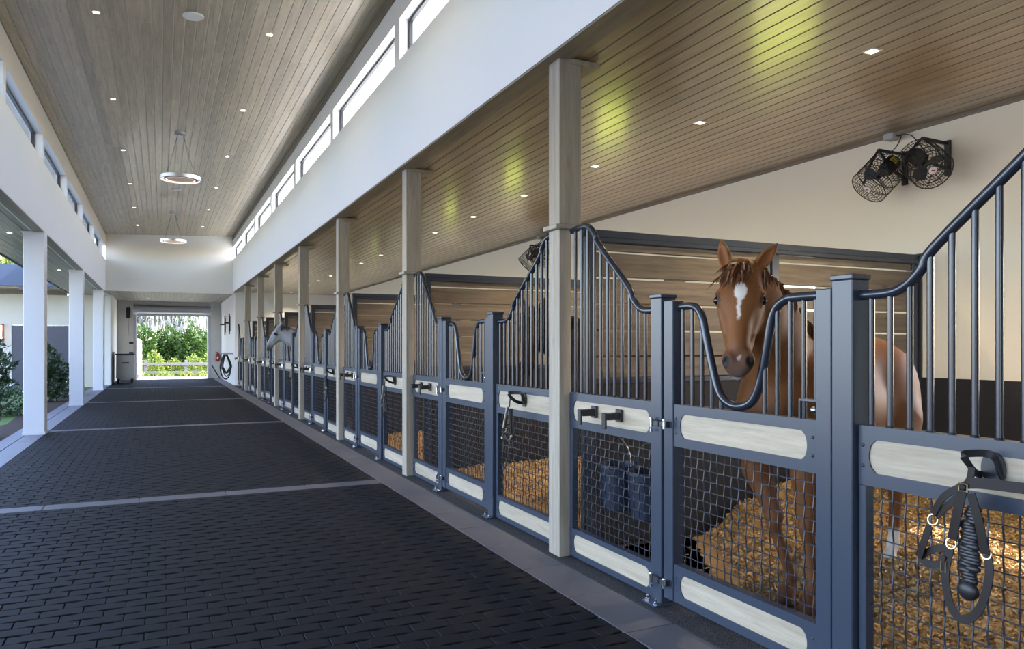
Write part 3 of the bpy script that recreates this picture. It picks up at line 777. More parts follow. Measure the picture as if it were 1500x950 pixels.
def horse_body(G,neck,P,a,n,headk=1.0,headw=1.0,earspread=(.3,.3),earlen=1.0,front=((.47,.13),(.47,-.13)),hind=((-.66,.14),(-.66,-.14))):
    """G: field in the horse's own frame (x forward, y left, z up). P poll, a down the face, n out of the forehead."""
    E=G.ell; K=G.cap
    E((-.12,0,1.08),(.64,.275,.30)); E((.34,0,1.10),(.28,.225,.31)); 
    K((.30,0,1.36),(-.1,0,1.35),.10,.13,.06); K((.24,0,1.43),(.0,0,1.40),.07,.075,.06)
    K((-.1,0,1.30),(-.58,0,1.30),.19,.20,.08); E((-.62,0,1.24),(.32,.26,.255),k=.08)
    for s in (1,-1):
        E((-.64,.15*s,1.08),(.25,.145,.32),k=.08); K((-.85,.10*s,1.22),(-.74,.15*s,.88),.10,.115,.08)
        E((.36,.165*s,1.12),(.16,.09,.28),[[.95,0,.3],[0,1,0],[-.3,0,.95]],.08); E((.53,.08*s,1.06),(.11,.105,.15),k=.07)
    # neck
    Pn=np.array(P,float); an=np.array(a,float); nn=np.array(n,float)
    crest=Pn-nn*.06+an*.0; thr=Pn-nn*.16+an*.20
    c0=np.array((.20,0,1.40)); c1=np.array((.42,0,1.18))
    for t0,t1 in ((0,.35),(.35,.7),(.7,1)):
        def cr(t): 
            b=c0*(1-t)+crest*t; b=b+np.array((0,0,.05))*math.sin(math.pi*t); return b
        def th(t):
            b=c1*(1-t)+thr*t; return b+np.array((-.04,0,.05))*math.sin(math.pi*t)
        rc=lambda t:.105-.045*t; rt=lambda t:.165-.085*t
        K(cr(t0),cr(t1),rc(t0),rc(t1),.07); K(th(t0),th(t1),rt(t0),rt(t1),.08)
        md=lambda t:(cr(t)*.5+th(t)*.5); K(md(t0),md(t1),.15-.055*t0,.15-.055*t1,.08)
    # legs
    for s,(fx,fy) in zip((1,-1),front):
        y=fy; dx=fx-.47
        K((.40,.165*s,.98),(.42+dx*.2,.155*s,.74),.115,.078,.06); K((.42+dx*.2,.155*s,.74),(.435+dx*.45,y*.6+.145*s*.4,.50),.078,.050,.03)
        kx=.435+dx*.45; ky=y*.6+.145*s*.4
        E((kx+.006,ky,.46),(.046,.043,.062),k=.03); K((kx-.004,ky,.42),(.43+dx*.9,y,.17),.034,.031,.02); E((.43+dx*.9-.006,y,.15),(.042,.038,.042),k=.02)
        K((.435+dx,y,.13),(.475+dx,y,.075),.034,.036,.02); K((.48+dx,y,.06),(.495+dx,y,.012),.046,.056,.015)
    for s,(hx,hy) in zip((1,-1),hind):
        y=hy; dx=hx+.66
        K((-.62,.16*s,1.0),(-.50,.175*s,.84),.165,.115,.07); K((-.53,.17*s,.82),(-.76+dx*.5,y*.6+.15*s*.4,.55),.11,.05,.05)
        kx=-.78+dx*.6; ky=y*.7+.15*s*.3
        E((kx,ky,.51),(.055,.04,.065),k=.03); E((kx-.05,ky,.555),(.026,.024,.035),k=.03)
        K((kx,ky,.47),(-.755+dx,y,.17),.039,.033,.02); E((-.755+dx,y,.15),(.043,.039,.043),k=.02)
        K((-.745+dx,y,.13),(-.70+dx,y,.075),.035,.036,.02); K((-.69+dx,y,.06),(-.675+dx,y,.012),.046,.055,.015)
    # head
    sd=np.cross(an,nn)                     # horse's left or right, symmetric anyway
    Rm=[an,nn,sd]
    H=lambda L,D,S=0:Pn+an*L*headk+nn*D*headk+sd*S*headk*headw
    h=headk
    e=lambda L,D,S,r,k=.03,sub=False:E(H(L,D,S),np.array(r)*h*np.array((1,1,headw)),Rm,k,sub)
    kk=lambda A,B,r0,r1,k=.03,sub=False:K(H(*A),H(*B),r0*h,r1*h,k,sub)
    e(.05,-.075,0,(.115,.085,.088)); e(.17,-.055,0,(.14,.062,.096),.04)
    kk((.20,-.055,0),(.46,-.055,0),.068,.048,.04)
    kk((.16,-.06,0),(.44,-.028,0),.05,.030,.04)
    for s in (1,-1):
        e(.20,-.17,.052*s,(.115,.085,.035),.04); kk((.24,-.16,.05*s),(.46,-.115,.028*s),.04,.03,.04)
        kk((.20,-.095,.082*s),(.36,-.08,.056*s),.020,.014,.04)
        e(.172,-.048,.090*s,(.046,.026,.026),.02); e(.186,-.050,.112*s,(.026,.024,.018),.012,True)
        e(.525,-.045,.040*s,(.042,.032,.030),.02)
        e(.540,-.018,.047*s,(.024,.022,.013),.010,True); e(.555,-.030,.058*s,(.018,.020,.012),.010,True)
    e(.30,-.12,0,(.14,.055,.05),.04); e(.50,-.075,0,(.075,.052,.056),.04); e(.555,-.075,0,(.048,.040,.050),.03)
    e(.555,-.125,0,(.045,.026,.036),.02); e(.52,-.14,0,(.035,.022,.028),.02)
    e(.585,-.106,0,(.05,.0045,.06),.008,True)
    # ears
    for s in (1,-1):
        base=H(.01,-.055,.060*s); sp_=earspread[0] if s>0 else earspread[1]; up=-an*.80-nn*.02+sd*sp_*s; up/=np.linalg.norm(up)
        fw=nn*.85+sd*.5*s; fw=fw-up*(fw@up); fw/=np.linalg.norm(fw); ax=np.cross(up,fw)
        Re=[up,fw,ax]
        el=earlen*h
        E(base+up*.08*el,(.102*el,.030*h,.036*h),Re,.025); K(base+up*.11*el,base+up*.205*el,.026*h,.006*h,.02)
        E(base+up*.092*el+fw*.026*h,(.078*el,.022*h,.022*h),Re,.012,True)
    # flat ground under the hooves
    sl,Pq=G.block((-2,-1,-.2),(2,1,0),.001); G.d[sl]=np.maximum(G.d[sl],-Pq[...,2])
    return H,sd,Rm
def hairs(roots,tips,w,m,name,parent,rnd,bend=(0,0,-.05),outward=None):
    mb=MB()
    for p,q in zip(roots,tips):
        p=Vector(p);q=Vector(q); mid=(p+q)/2+Vector([rnd.uniform(-.012,.012) for _ in range(3)])-Vector(bend)
        pts=[p,p.lerp(mid,.6),mid,mid.lerp(q,.6),q]; T=(q-p).normalized(); N_=Vector([rnd.uniform(-1,1) for _ in range(3)]); B=T.cross(N_).normalized()
        vs_=[]
        for i,x in enumerate(pts):
            ww=w*(1,1,.85,.55,.1)[i]; vs_+=[x-B*ww/2,x+B*ww/2]
        mb.add(vs_,[(2*i,2*i+1,2*i+3,2*i+2) for i in range(4)])
    return mb.build(name,m,parent)
def paint(me,V,fn):
    col=np.ones((len(V),4),np.float32); col[:,:3]=fn(V); a=me.color_attributes.new('coat','FLOAT_COLOR','POINT'); a.data.foreach_set('color',col.ravel())
def sstep(a,b,x): t=np.clip((x-a)/(b-a),0,1); return t*t*(3-2*t)
def horse(name,label,loc,head_dir,P_w,a_w,n_w,res,painter,mane_m,group='horses',cat='horse',headk=1.0,**kw):
    hx,hy=head_dir; L=math.hypot(hx,hy); hx/=L; hy/=L; rz=math.atan2(hy,hx)
    t=thing(name,label,cat,loc,rz,group); Mi=(Matrix.Translation(loc)@Matrix.Rotation(rz,4,'Z')).inverted()
    P=Mi@Vector(P_w); a=(Mi.to_3x3()@Vector(a_w)).normalized(); n=Mi.to_3x3()@Vector(n_w); n=(n-a*n.dot(a)).normalized()
    lo=(-1.02,-.36,-.02); hi=(max(.75,P.x+.28+max(0,a.x)*.7,P.x+n.x*.1+.2),.36,P.z+.28)
    lo=(lo[0],min(lo[1],P.y-.2,P.y+a.y*.75-.15),lo[2]); hi=(hi[0],max(hi[1],P.y+.2,P.y+a.y*.75+.15),hi[2])
    G=SDF(lo,hi,res); H,sd,Rm=horse_body(G,None,tuple(P),tuple(a),tuple(n),headk,**kw)
    me,V=G.mesh('body'); hf=(V-np.array(P))@np.array(Rm).T/headk/np.array((1,1,kw.get('headw',1)))       # head frame L,D,S
    paint(me,V,lambda V:painter(V,hf)); me.materials.append(M['coat']); body=link('body',me,t)
    rr=random.Random(5)
    for s in (1,-1):
        c=H(.186,-.054,.0985*s); MB().sphere(tuple(c),.0225*headk,16,12).build('eye',M['eye'],t,180)
    # forelock
    an=np.array(a);nn=np.array(n)
    roots=[];tips=[]
    for i in range(120):
        S=rr.uniform(-.032,.045); r0=H(rr.uniform(-.035,.03),-.005+rr.uniform(-.03,.008),S); side=rr.gauss(.034,.022)
        roots.append(r0); ln=rr.uniform(.06,.17); tips.append(H(ln,.022+rr.uniform(-.004,.008),S*1.5+side))
    hairs(roots,tips,.012,mane_m,'forelock',t,rr,bend=tuple(-nn*.022))
    # mane along the crest, tail
    crest=np.array(P)-nn*.06; c0=np.array((.20,0,1.40)); roots=[];tips=[]
    sgn=-1
    for i in range(420):
        u=rr.random(); b=c0*(1-u)+crest*u+np.array((0,0,.05))*math.sin(math.pi*u); up=(.105-.045*u)
        ax=(crest-c0)/np.linalg.norm(crest-c0); dn=np.array((0,0,1.))-ax*ax[2]; dn/=np.linalg.norm(dn); lat=np.cross(ax,dn)
        r0=b+dn*(up*.99)+lat*rr.uniform(-.015,.015); roots.append(r0); tips.append(r0+lat*sgn*rr.uniform(.07,.11)+np.array((0,0,-1))*rr.uniform(.08,.17))
    hairs(roots,tips,.014,mane_m,'mane',t,rr,bend=tuple(-lat*sgn*.03-dn*.03))
    roots=[];tips=[]
    for i in range(160):
        r0=np.array((-.93+rr.uniform(-.02,.02),rr.uniform(-.03,.03),1.33+rr.uniform(-.05,.04))); roots.append(r0)
        tips.append(np.array((-1.03+rr.uniform(-.05,.04),rr.uniform(-.06,.06),.45+rr.uniform(-.08,.35))))
    hairs(roots,tips,.02,mane_m,'tail',t,rr,bend=(.05,0,-.1))
    return t
def chestnut(V,h):
    L,D,S=h[:,0],h[:,1],h[:,2]; n=len(V); base=np.tile(np.array((.185,.070,.020)),(n,1))
    def mixc(w,c):
        nonlocal base; base=base*(1-w[:,None])+np.array(c)*w[:,None]
    near=(L>-.25)&(L<.75)&(np.abs(S)<.16)&(D>-.26)&(D<.16)
    leg=sstep(.85,.35,V[:,2])*(~near); mixc(leg*.55,(.12,.048,.018))
    mixc(sstep(.06,.0,V[:,2])*(~near),(.05,.04,.03))
    sock=sstep(.27,.22,V[:,2])*(V[:,0]<-.4)*(V[:,1]>0)*sstep(.05,.08,V[:,2]); mixc(sock,(.62,.58,.52))
    belly=sstep(1.35,1.5,V[:,2])*(~near)*.0; 
    f=near.astype(float)
    mixc(f*sstep(.02,.07,D)*0,(.2,.08,.02))
    mixc(f*sstep(.44,.52,L)*.72,(.085,.042,.026)); mixc(f*sstep(.56,.60,L)*.85,(.11,.075,.062))
    r=np.hypot((L-.186)/.020,(np.abs(S)-.106)/.02); mixc(f*sstep(1.9,1.0,r)*(D>-.11)*(D<-.02)*.8,(.03,.016,.010))
    # nostril hollows
    rn=np.hypot((L-.543)/.027,(np.abs(S)-.050)/.017); mixc(f*sstep(1.25,.75,rn)*(D>-.075),(.012,.008,.007))
    wob=.006*np.sin(L*90)+.004*np.sin(L*210+1)
    star=np.hypot((L-.165)/.056,(S+wob*.25+.002)/(.028-.0*L)); mixc(f*sstep(1.1,.85,star)*(D>-.03),(.72,.68,.62))
    strip=(np.abs(S-.003+wob*.35)/(.0105*(1-(L-.19)*2.2)+1e-6)); mixc(f*sstep(1.3,.6,strip)*(L>.2)*(L<.34)*sstep(.34,.30,L)*(D>-.04)*.92,(.70,.64,.58))
    sn=np.hypot((L-.525)/.016,(S+.004+wob*.5)/.009); mixc(f*sstep(1.1,.7,sn)*(D>-.05)*.5,(.60,.52,.48))
    mixc(f*sstep(.575,.60,L)*(D<-.085)*(D>-.125)*.6,(.45,.38,.34))
    ear=near&(L<-.03)
    return base
def greycoat(V,h):
    L,D,S=h[:,0],h[:,1],h[:,2]; n=len(V); base=np.tile(np.array((.25,.255,.27)),(n,1)); near=(L>-.1)&(L<.75)&(np.abs(S)<.16)&(D>-.26)&(D<.16); f=near.astype(float)
    d=np.sin(V[:,0]*38+np.sin(V[:,2]*31)*2)*np.sin(V[:,2]*41+np.sin(V[:,1]*27)*2); base*=(1-.22*np.clip(d,0,1)[:,None]*(~near)[:,None])
    w=f*sstep(.42,.56,L)*.9; base=base*(1-w[:,None])+np.array((.07,.07,.075))*w[:,None]
    r=np.hypot((L-.186)/.020,(np.abs(S)-.106)/.02); w=f*sstep(1.9,1.0,r)*(D>-.11)*(D<-.02)*.9; base=base*(1-w[:,None])+np.array((.02,.02,.02))*w[:,None]
    w=sstep(.9,.4,V[:,2])*(~near)*.6; base=base*(1-w[:,None])+np.array((.1,.1,.105))*w[:,None]
    return base
def darkbay(V,h):
    n=len(V); base=np.tile(np.array((.028,.015,.010)),(n,1)); w=sstep(.9,.4,V[:,2])*.7; return base*(1-w[:,None])+np.array((.008,.007,.006))*w[:,None]
horse('horse','chestnut horse with a white star and strip looking out over the nearest yoked door',(3.527,3.225,.05),(-.965,-.25),
      (2.712,2.975,1.925),(-.19,-.185,-.549),(-.68,-.73,0),.0065,chestnut,M['mane_red'],front=((.41,.175),(.335,.0)),hind=((-.79,.06),(-.70,-.14)),headw=1.12,earspread=(.16,.52))
horse('horse','dapple grey horse with its head in profile out of the fifth stall',(3.62,17.15,.05),(-1,.06),
      (2.38,17.55,1.97),(-.42,.05,-.80),(-.85,.1,.45),.010,greycoat,M['mane_grey'],earlen=.72)
horse('horse','dark bay horse standing behind the bars of the second stall',(3.98,5.72,.05),(-1,.25),
      (3.05,6.06,1.83),(-.16,-.19,-.6),(-.6,-.75,0),.012,darkbay,M['mane_dark'])

# ================================================================== BEDDING
def bedding(name,label,Yb,Ya,fn,nchip,seed):
    """heap of shavings between Yb (near) and Ya (far partition); fn(X,Y) -> height"""
    nx,ny=64,60; x0,x1=2.76,XB-.07; xs=np.linspace(x0,x1,nx); ys=np.linspace(Yb,Ya,ny)
    Xg,Yg=np.meshgrid(xs,ys,indexing='ij'); r=np.random.default_rng(seed)
    Z=fn(Xg,Yg)+r.normal(0,.006,Xg.shape)*(fn(Xg,Yg)>.03); V=np.stack([Xg,Yg,Z],-1).reshape(-1,3)
    i=np.arange((nx-1)*ny).reshape(nx-1,ny)[:,:-1].ravel(); Q=np.stack([i,i+ny,i+ny+1,i+1],1)
    me=bpy.data.meshes.new(name); me.from_pydata(V.tolist(),[],Q.tolist()); me.materials.append(M['bedding']); me.materials.append(M['shaving'])
    cx=r.uniform(x0,x1,nchip*3); cy=r.uniform(Yb,Ya,nchip*3); hz=fn(cx,cy); ok=(hz>.028)|(r.random(nchip*3)<.02); cx,cy,hz=cx[ok][:nchip],cy[ok][:nchip],hz[ok][:nchip]; n=len(cx)
    c=np.stack([cx,cy,hz+.006+r.random(n)*.012],1); d=r.normal(size=(n,3)); d[:,2]*=.45; d/=np.linalg.norm(d,axis=1)[:,None]
    u=r.normal(size=(n,3)); u[:,2]+=.0; b=np.cross(d,u); b/=np.linalg.norm(b,axis=1)[:,None]; up=np.cross(d,b)
    ln=r.uniform(.010,.026,n)[:,None]; w=r.uniform(.004,.009,n)[:,None]
    P=np.stack([c-d*ln-b*w,c-d*ln+b*w,c+up*w*.9-b*w,c+up*w*.9+b*w,c+d*ln-b*w*.8,c+d*ln+b*w*.8],1).reshape(-1,3)
    k=np.arange(n)*6; F=np.concatenate([np.stack([k,k+1,k+3,k+2],1),np.stack([k+2,k+3,k+5,k+4],1)])
    m2=bpy.data.meshes.new(name+'_chips'); m2.from_pydata(np.concatenate([V,P]).tolist(),[],np.concatenate([Q,F+len(V)]).tolist())
    m2.materials.append(M['bedding']); m2.materials.append(M['shaving'])
    m2.polygons.foreach_set('material_index',[0]*len(Q)+[1]*len(F)); m2.update(); bpy.data.meshes.remove(me)
    return tag(link(name,m2),label,'bedding',None,'stuff')
def ss(a,b,x): t=np.clip((x-a)/(b-a),0,1); return t*t*(3-2*t)
def pile1(X,Y):
    edge=np.where(Y>3.45,3.10+(Y-3.45)*.62,np.where(Y>2.9,3.08,2.76)); lump=.018*np.sin(X*5.1+Y*2)*np.sin(Y*4.3+X)+.012*np.sin(X*11+Y*7)
    bank=.36*ss(3.5,4.9,X)*np.exp(-np.clip(4.68-Y,0,9)/.55)+.10*ss(4.6,6.4,X)
    return .020+ss(edge-.06,edge+.45,X)*(.045+bank+lump*1.2)
def pile2(X,Y):
    lump=.02*np.sin(X*4.6+Y*3)*np.sin(Y*4.9)
    return .020+ss(3.0,3.6,X)*(.05+lump+.42*ss(3.2,4.2,X)*np.exp(-((Y-6.1)/.75)**2)*np.exp(-np.clip(X-4.3,0,9)/.9)+.2*np.exp(-np.clip(Y-4.78,0,9)/.4)*ss(3.6,4.4,X))
def pile3(X,Y): return .020+ss(3.0,3.7,X)*(.06+.10*np.exp(-((Y-9.3)/.7)**2)*ss(3.2,4.0,X))
bedding('shavings_bed','golden wood shavings heaped around the chestnut horse in the nearest stall',1.0,4.63,pile1,26000,1)
bedding('shavings_bed','bank of golden shavings behind the bars of the second stall',4.81,8.28,pile2,12000,2)
bedding('shavings_bed','low golden shavings on the floor of the third stall',8.46,11.93,pile3,5000,3)

# ================================================================== BUCKETS
for (x,y,l) in ((2.92,4.42,'blue plastic bucket hung behind the nearest barred front, closer to the column'),(2.92,4.07,'blue plastic bucket hung behind the nearest barred front, closer to the door')):
    t=thing('feed_bucket',l,'bucket',(x,y,.36),0,'blue hanging buckets')
    MB().lathe([(.0,.004),(.105,.0),(.115,.01),(.138,.29),(.149,.295),(.149,.315),(.137,.315),(.112,.02),(.0,.018)],n=28).build('pail',M['plastic_blue'],t,40)
    MB().lathe([(.139,.24),(.145,.243),(.145,.256),(.139,.259)],n=28).build('rim_band',M['plastic_blue'],t,40)
    MB().tube(spline([(0,.147,.29),(0,.12,.42),(0,0,.50),(0,-.12,.42),(0,-.147,.29)],6),.004,6).build('bail_handle',M['chrome'],t,60)
    MB().tube(spline([(0,0,.50),(-.08,0,.58),(-.20,0,.80)],4),.003,6).build('hanging_strap',M['steel_dark'],t,60)

# ================================================================== FANS
def axis_M(z):
    return Vector(z).normalized().to_track_quat('Z','Y').to_matrix().to_4x4()
def fan(label,pos,zdir,plate,top,lab):
    t=thing('basket_fan',label,'fan',plate,0,'wall mounted basket fans'); Pl=Vector(plate)
    c=Vector(pos)-Pl; Mx=Matrix.Translation(c)@axis_M(zdir); r=.172; L=.30
    mb=MB()
    for rr_ in (.035,.062,.089,.116,.143,r): mb.tube(arc((0,0,.008*(1-rr_/r)*2),rr_,0,345,23),.0026 if rr_<r else .005,5,True)
    for i in range(8):
        a=i*math.pi/4; mb.tube([(.03*math.cos(a),.03*math.sin(a),.016),(r*math.cos(a),r*math.sin(a),0)],.0032,5)
    for z in (-.10,-.20,-L): mb.tube(arc((0,0,z),r,0,350,35),.004,5,True)
    for i in range(44):
        a=2*math.pi*i/44; mb.tube([(r*math.cos(a),r*math.sin(a),0),(r*math.cos(a),r*math.sin(a),-L)],.0022,4)
    for rr_ in (.06,.09,.12,.15): mb.tube(arc((0,0,-L),rr_,0,345,23),.0026,5,True)
    for i in range(16):
        a=i*math.pi/8; mb.tube([(.05*math.cos(a),.05*math.sin(a),-L),(r*math.cos(a),r*math.sin(a),-L)],.0026,4)
    mb.xf(Mx).build('wire_cage',M['black'],t,60)
    MB().lathe([(.0,.0),(.034,.0),(.034,.008),(.026,.012),(0,.013)],n=20).xf(Mx@Matrix.Translation((0,0,.014))).build('hub_badge',M['white'],t,30)
    MB().box(-.016,.016,-.006,.006,.027,.029).xf(Mx).build('badge_mark',M['red'],t)
    mot=MB().lathe([(0,-.40),(.05,-.40),(.066,-.385),(.070,-.36),(.070,-.25),(.05,-.235),(.02,-.23),(.02,-.12),(0,-.12)],n=20).xf(Mx).build('motor',M['black'],t,35)
    if lab: w_=Mx.to_3x3().inverted()@Vector((-.35,-.85,.35)); MB().box(-.035,.035,.066,.073,-.375,-.315).xf(Mx@Matrix.Rotation(math.atan2(w_.y,w_.x)-math.pi/2,4,'Z')).build('motor_label',M['yellow'],mot)
    for i in range(3):
        R3=Mx@Matrix.Translation((0,0,-.15))@Matrix.Rotation(i*2*math.pi/3+.4,4,'Z')@Matrix.Rotation(R(28),4,'X')
        MB().prism([(.02,-.03),(.08,-.062),(.145,-.055),(.152,.0),(.14,.05),(.08,.05),(.02,.025)],2,-.002,.002).xf(R3).build('blade',M['steel_dark'],t)
    br=MB().box(-.03,-.004,-.028,.028,-.16,.16,.004).build('wall_plate',M['black'],t)
    e=Vector(top)-Pl; a0=Vector((-.02,0,.13))
    mb=MB(); mb.tube([a0,e],.017,4); mb.tube([Vector((-.02,0,-.10)),c-Vector((0,0,0))+ (Mx.to_3x3()@Vector((0,0,-.30)))],.015,4)
    sidev=(Mx.to_3x3()@Vector((1,0,0))); zc=(Mx.to_3x3()@Vector((0,0,-.12)))
    for s in (1,-1): mb.tube(spline([e,e*.5+(c+zc+sidev*s*.186)*.5+Vector((0,0,.03)),c+zc+sidev*s*.186],4),.011,4)
    mb.build('swing_arm',M['black'],t)
    return t
lf=Vector((-.9045,.4265,0)); dn=Vector((0,0,-1)); tc=Vector((-.4265,-.9045,0))
for k in (1,3):
    dy=SP*(k-1); nm=['above the partition by the nearest column','above the partition behind the second column','above the partition behind the third column'][k-1]
    z1=lf*.62+dn*.62+tc*.12; z2=tc*.74+dn*.48+lf*.05
    fan('black basket fan with yellow motor label, %s'%nm,Vector((6.02,4.90+dy,2.99)),z1,(XB,4.835+dy,3.20),(6.10,4.86+dy,3.345),True)
    fan('black basket fan facing the camera, %s'%nm,Vector((6.0,4.25+dy,3.02)),z2,(XB,4.405+dy,3.20),(6.12,4.43+dy,3.35),False)
    t=thing('junction_box','grey junction box with two cables, %s'%nm,'junction box',(6.33,4.90+dy,ZR-.036),0,'fan junction boxes')
    MB().box(-.055,.055,-.05,.05,-.06,0,.006).build('box_body',M['greybox'],t); MB().box(-.05,.05,-.055,-.045,-.052,-.006,.003).build('cover',M['greybox'],t)
    MB().tube(spline([(0,-.05,-.03),(-.02,-.12,-.06),(-.14,-.13,-.20),(-.25,-.06,-.26)],6),.005,6).build('cable',M['black'],t,60)
    MB().tube(spline([(.02,-.05,-.03),(0,-.2,-.06),(-.1,-.38,-.22),(-.2,-.5,-.32)],6),.005,6).build('cable',M['black'],t,60)

# ================================================================== HALTERS
def halter(kind,label,loc):
    t=thing('halter',label,'halter',loc,0,'halters on the bridle hooks')
    lw=.024 if kind==0 else .015; lm=M['leather']; n=(-1,0,.15)
    def strap(name,pts,w=lw,m=lm,nn=n,th=.004): return MB().ribbon(spline([(p[0],p[1],p[2]) for p in pts],6),nn,w,th).build(name,m,t,50)
    def ring(name,y,z,r,x=-.012,m='brass'): return MB().tube([(x+.004*math.sin(a),y+r*math.cos(a),z+r*math.sin(a)) for a in [2*math.pi*i/20 for i in range(20)]],.0032,6,True).build(name,M[m],t,60)
    x=-.012; o=1.579; h=1.092
    Pt=lambda l,dx=0:[(x-dx-.006*i*(len(l)-1-i)*.5,a-o,b-h) for i,(a,b) in enumerate(l)]
    if kind==0:
        strap('crown_strap',Pt([(1.600,1.03),(1.580,1.06),(1.575,1.10)]))
        strap('buckle_strap',Pt([(1.600,1.035),(1.669,.985),(1.715,.912)],.004)); strap('buckle_strap',Pt([(1.594,1.02),(1.655,.957),(1.707,.905)]))
        strap('lead_strap',Pt([(1.590,1.042),(1.53,1.052),(1.40,1.058)],.006),.036)
        strap('cheek_strap',Pt([(1.603,1.02),(1.62,.935),(1.640,.838)],.008),.034); strap('cheek_strap',Pt([(1.576,1.01),(1.546,.916),(1.527,.815)],.004),.03)
        strap('nose_strap',Pt([(1.722,.868),(1.743,.803),(1.764,.745)],.012),.026); strap('nose_strap',Pt([(1.766,.742),(1.728,.731),(1.680,.738)],.006),.026); strap('nose_strap',Pt([(1.758,.752),(1.715,.785),(1.660,.806)]),.024)
        strap('chin_loop',Pt([(1.653,.805),(1.660,.704),(1.634,.610),(1.586,.578),(1.533,.633),(1.507,.746),(1.522,.815)]),.028)
        strap('throat_strap',Pt([(1.672,.775),(1.676,.745),(1.652,.715)],.01),.024)
        ring('ring',1.717-o,.891-h,.0185); ring('ring',1.648-o,.822-h,.018); ring('ring',1.525-o,.815-h,.016)
        bk=MB()
        for (a,b,w_,h_) in ((1.598,1.028,.030,.026),(1.669,.736,.018,.036)):
            q=[(x-.014,a-o-w_/2,b-h-h_/2),(x-.014,a-o+w_/2,b-h-h_/2),(x-.014,a-o+w_/2,b-h+h_/2),(x-.014,a-o-w_/2,b-h+h_/2)]
            MB().tube(q,.0032,6,True).tube([q[0],q[3]],.0025,5).build('buckle',M['brass'],t)
        mb=MB(); r=random.Random(3)
        for i in range(26):
            f=i/25; y=1.582+.012*f-o; z=.955-.27*f-h
            mb.sphere((x+.012,y+r.uniform(-.012,.012),z),(.016,.026+.010*math.sin(f*3.1)+r.uniform(-.004,.004),.016),10,7)
        mb.build('fleece_pad',M['black'],t,180)
        MB().sphere((x+.006,1.592-o,.672-h),(.02,.038,.034),14,9).build('fleece_end',M['black'],t,180)
    else:
        strap('crown_strap',Pt([(1.585,1.03),(1.578,1.06),(1.575,1.10)]))
        strap('cheek_strap',Pt([(1.60,1.03),(1.635,.93),(1.665,.84)],.006),.016,M['leather']); strap('cheek_strap',Pt([(1.585,1.02),(1.572,.93),(1.558,.80)]),.016)
        MB().tube([Vector(p) for p in spline([(x-.02,a-o,b-h) for a,b in ((1.59,1.03),(1.615,.97),(1.645,.90),(1.658,.86))],5)],.008,6).build('lead_rope',M['lead_white'],t,60)
        strap('nose_strap',Pt([(1.665,.835),(1.70,.80),(1.72,.78)],.006),.014); strap('nose_strap',Pt([(1.66,.80),(1.61,.765),(1.56,.79)],.004),.014)
        strap('chin_loop',Pt([(1.672,.79),(1.678,.66),(1.655,.565),(1.62,.535),(1.575,.575),(1.545,.69),(1.535,.77),(1.555,.80)]),.014)
        strap('hanging_pad',Pt([(1.575,1.02),(1.555,.88),(1.545,.72)],-.012),.032)
        ring('ring',1.665-o,.838-h,.014); ring('ring',1.722-o,.778-h,.014); ring('ring',1.556-o,.80-h,.014); ring('ring',1.612-o,.91-h,.012)
        MB().tube([(x-.012,1.53-o,.75-h),(x-.012,1.545-o,.71-h)],.005,6).build('buckle',M['brass'],t,50)
    return t
qh1=2.522+.56; qh2=2.522+SH+.56
h0=halter(0,'dark leather halter with black fleece pad on the hook nearest the camera',(XS-.115,Y1-qh1,1.078))
h1=halter(1,'thin strapped halter with pale rope on the hook of the second stall',(XS-.115,colY(2)-qh2,1.078))
h2=copy_tree(h1); h2.location=(XS-.115,colY(3)-qh2,1.078); h2['label']='thin strapped halter with pale rope on the hook of the third stall'
for k in range(4,8):
    c=copy_tree(h0 if k%2==0 else h1); c.location=(XS-.115,colY(k)-qh2,1.078); c['label']='dark halter hanging on the bridle hook of the %s stall from the camera'%ORD[k-1]

# ================================================================== CEILING FIXTURES
def zc_at(x): return ZC0+(ZC1-ZC0)*(x-XL)/(XF-XL)
def downlight(label,group,loc,energy,tilt=0):
    t=thing('downlight',label,'downlight',loc,0,group); t.rotation_euler=(0,tilt,0)
    mb=MB(); a,b=.047,.034
    for (x0,x1,y0,y1) in ((-a,a,-a,-b),(-a,a,b,a),(-a,-b,-b,b),(b,a,-b,b)): mb.box(x0,x1,y0,y1,-.006,.002)
    mb.build('trim_ring',M['white2'],t); MB().box(-b,b,-b,b,-.002,.003).build('lens',M['lamp'],t)
    l=bpy.data.lights.new('lamp','SPOT'); l.energy=energy; l.color=(1,.77,.50); l.spot_size=R(125); l.spot_blend=.8; l.shadow_soft_size=.04
    o=bpy.data.objects.new('lamp',l); C.objects.link(o); o.parent=t; o.location=(0,0,-.02)
    return t
tl=-math.atan2(ZC1-ZC0,XF-XL)
for i in range(8):
    for x,sd in ((-.71,'left'),(1.30,'right')):
        y=3.30+3.5*i
        if y>29: continue
        downlight('small square downlight, %s in the %s row of the high aisle ceiling'%(ORD[i],sd),'downlights in the aisle ceiling',(x,y,zc_at(x)-.001),9,tl)
for i in range(15):
    y=3.64+1.84*i; k=i//2
    downlight('small square downlight in the stall ceiling, %s'%((ORD+['ninth','tenth','eleventh','twelfth','thirteenth','fourteenth','fifteenth'])[i]+' from the camera'),'downlights over the stalls',(4.505,y,ZR-.001),80)
for i,y in enumerate((11.5,15.2,18.6,22.1,25.6)):
    downlight('small downlight in the low left ceiling, %s from the camera'%ORD[i],'downlights in the left ceiling',(-2.35,y,ZL-.001),3)
for i,x in enumerate((-.5,1.2)): downlight('small downlight over the far passage, %s one'%('left','right')[i],'downlights over the far passage',(x,35.0,3.529),3)
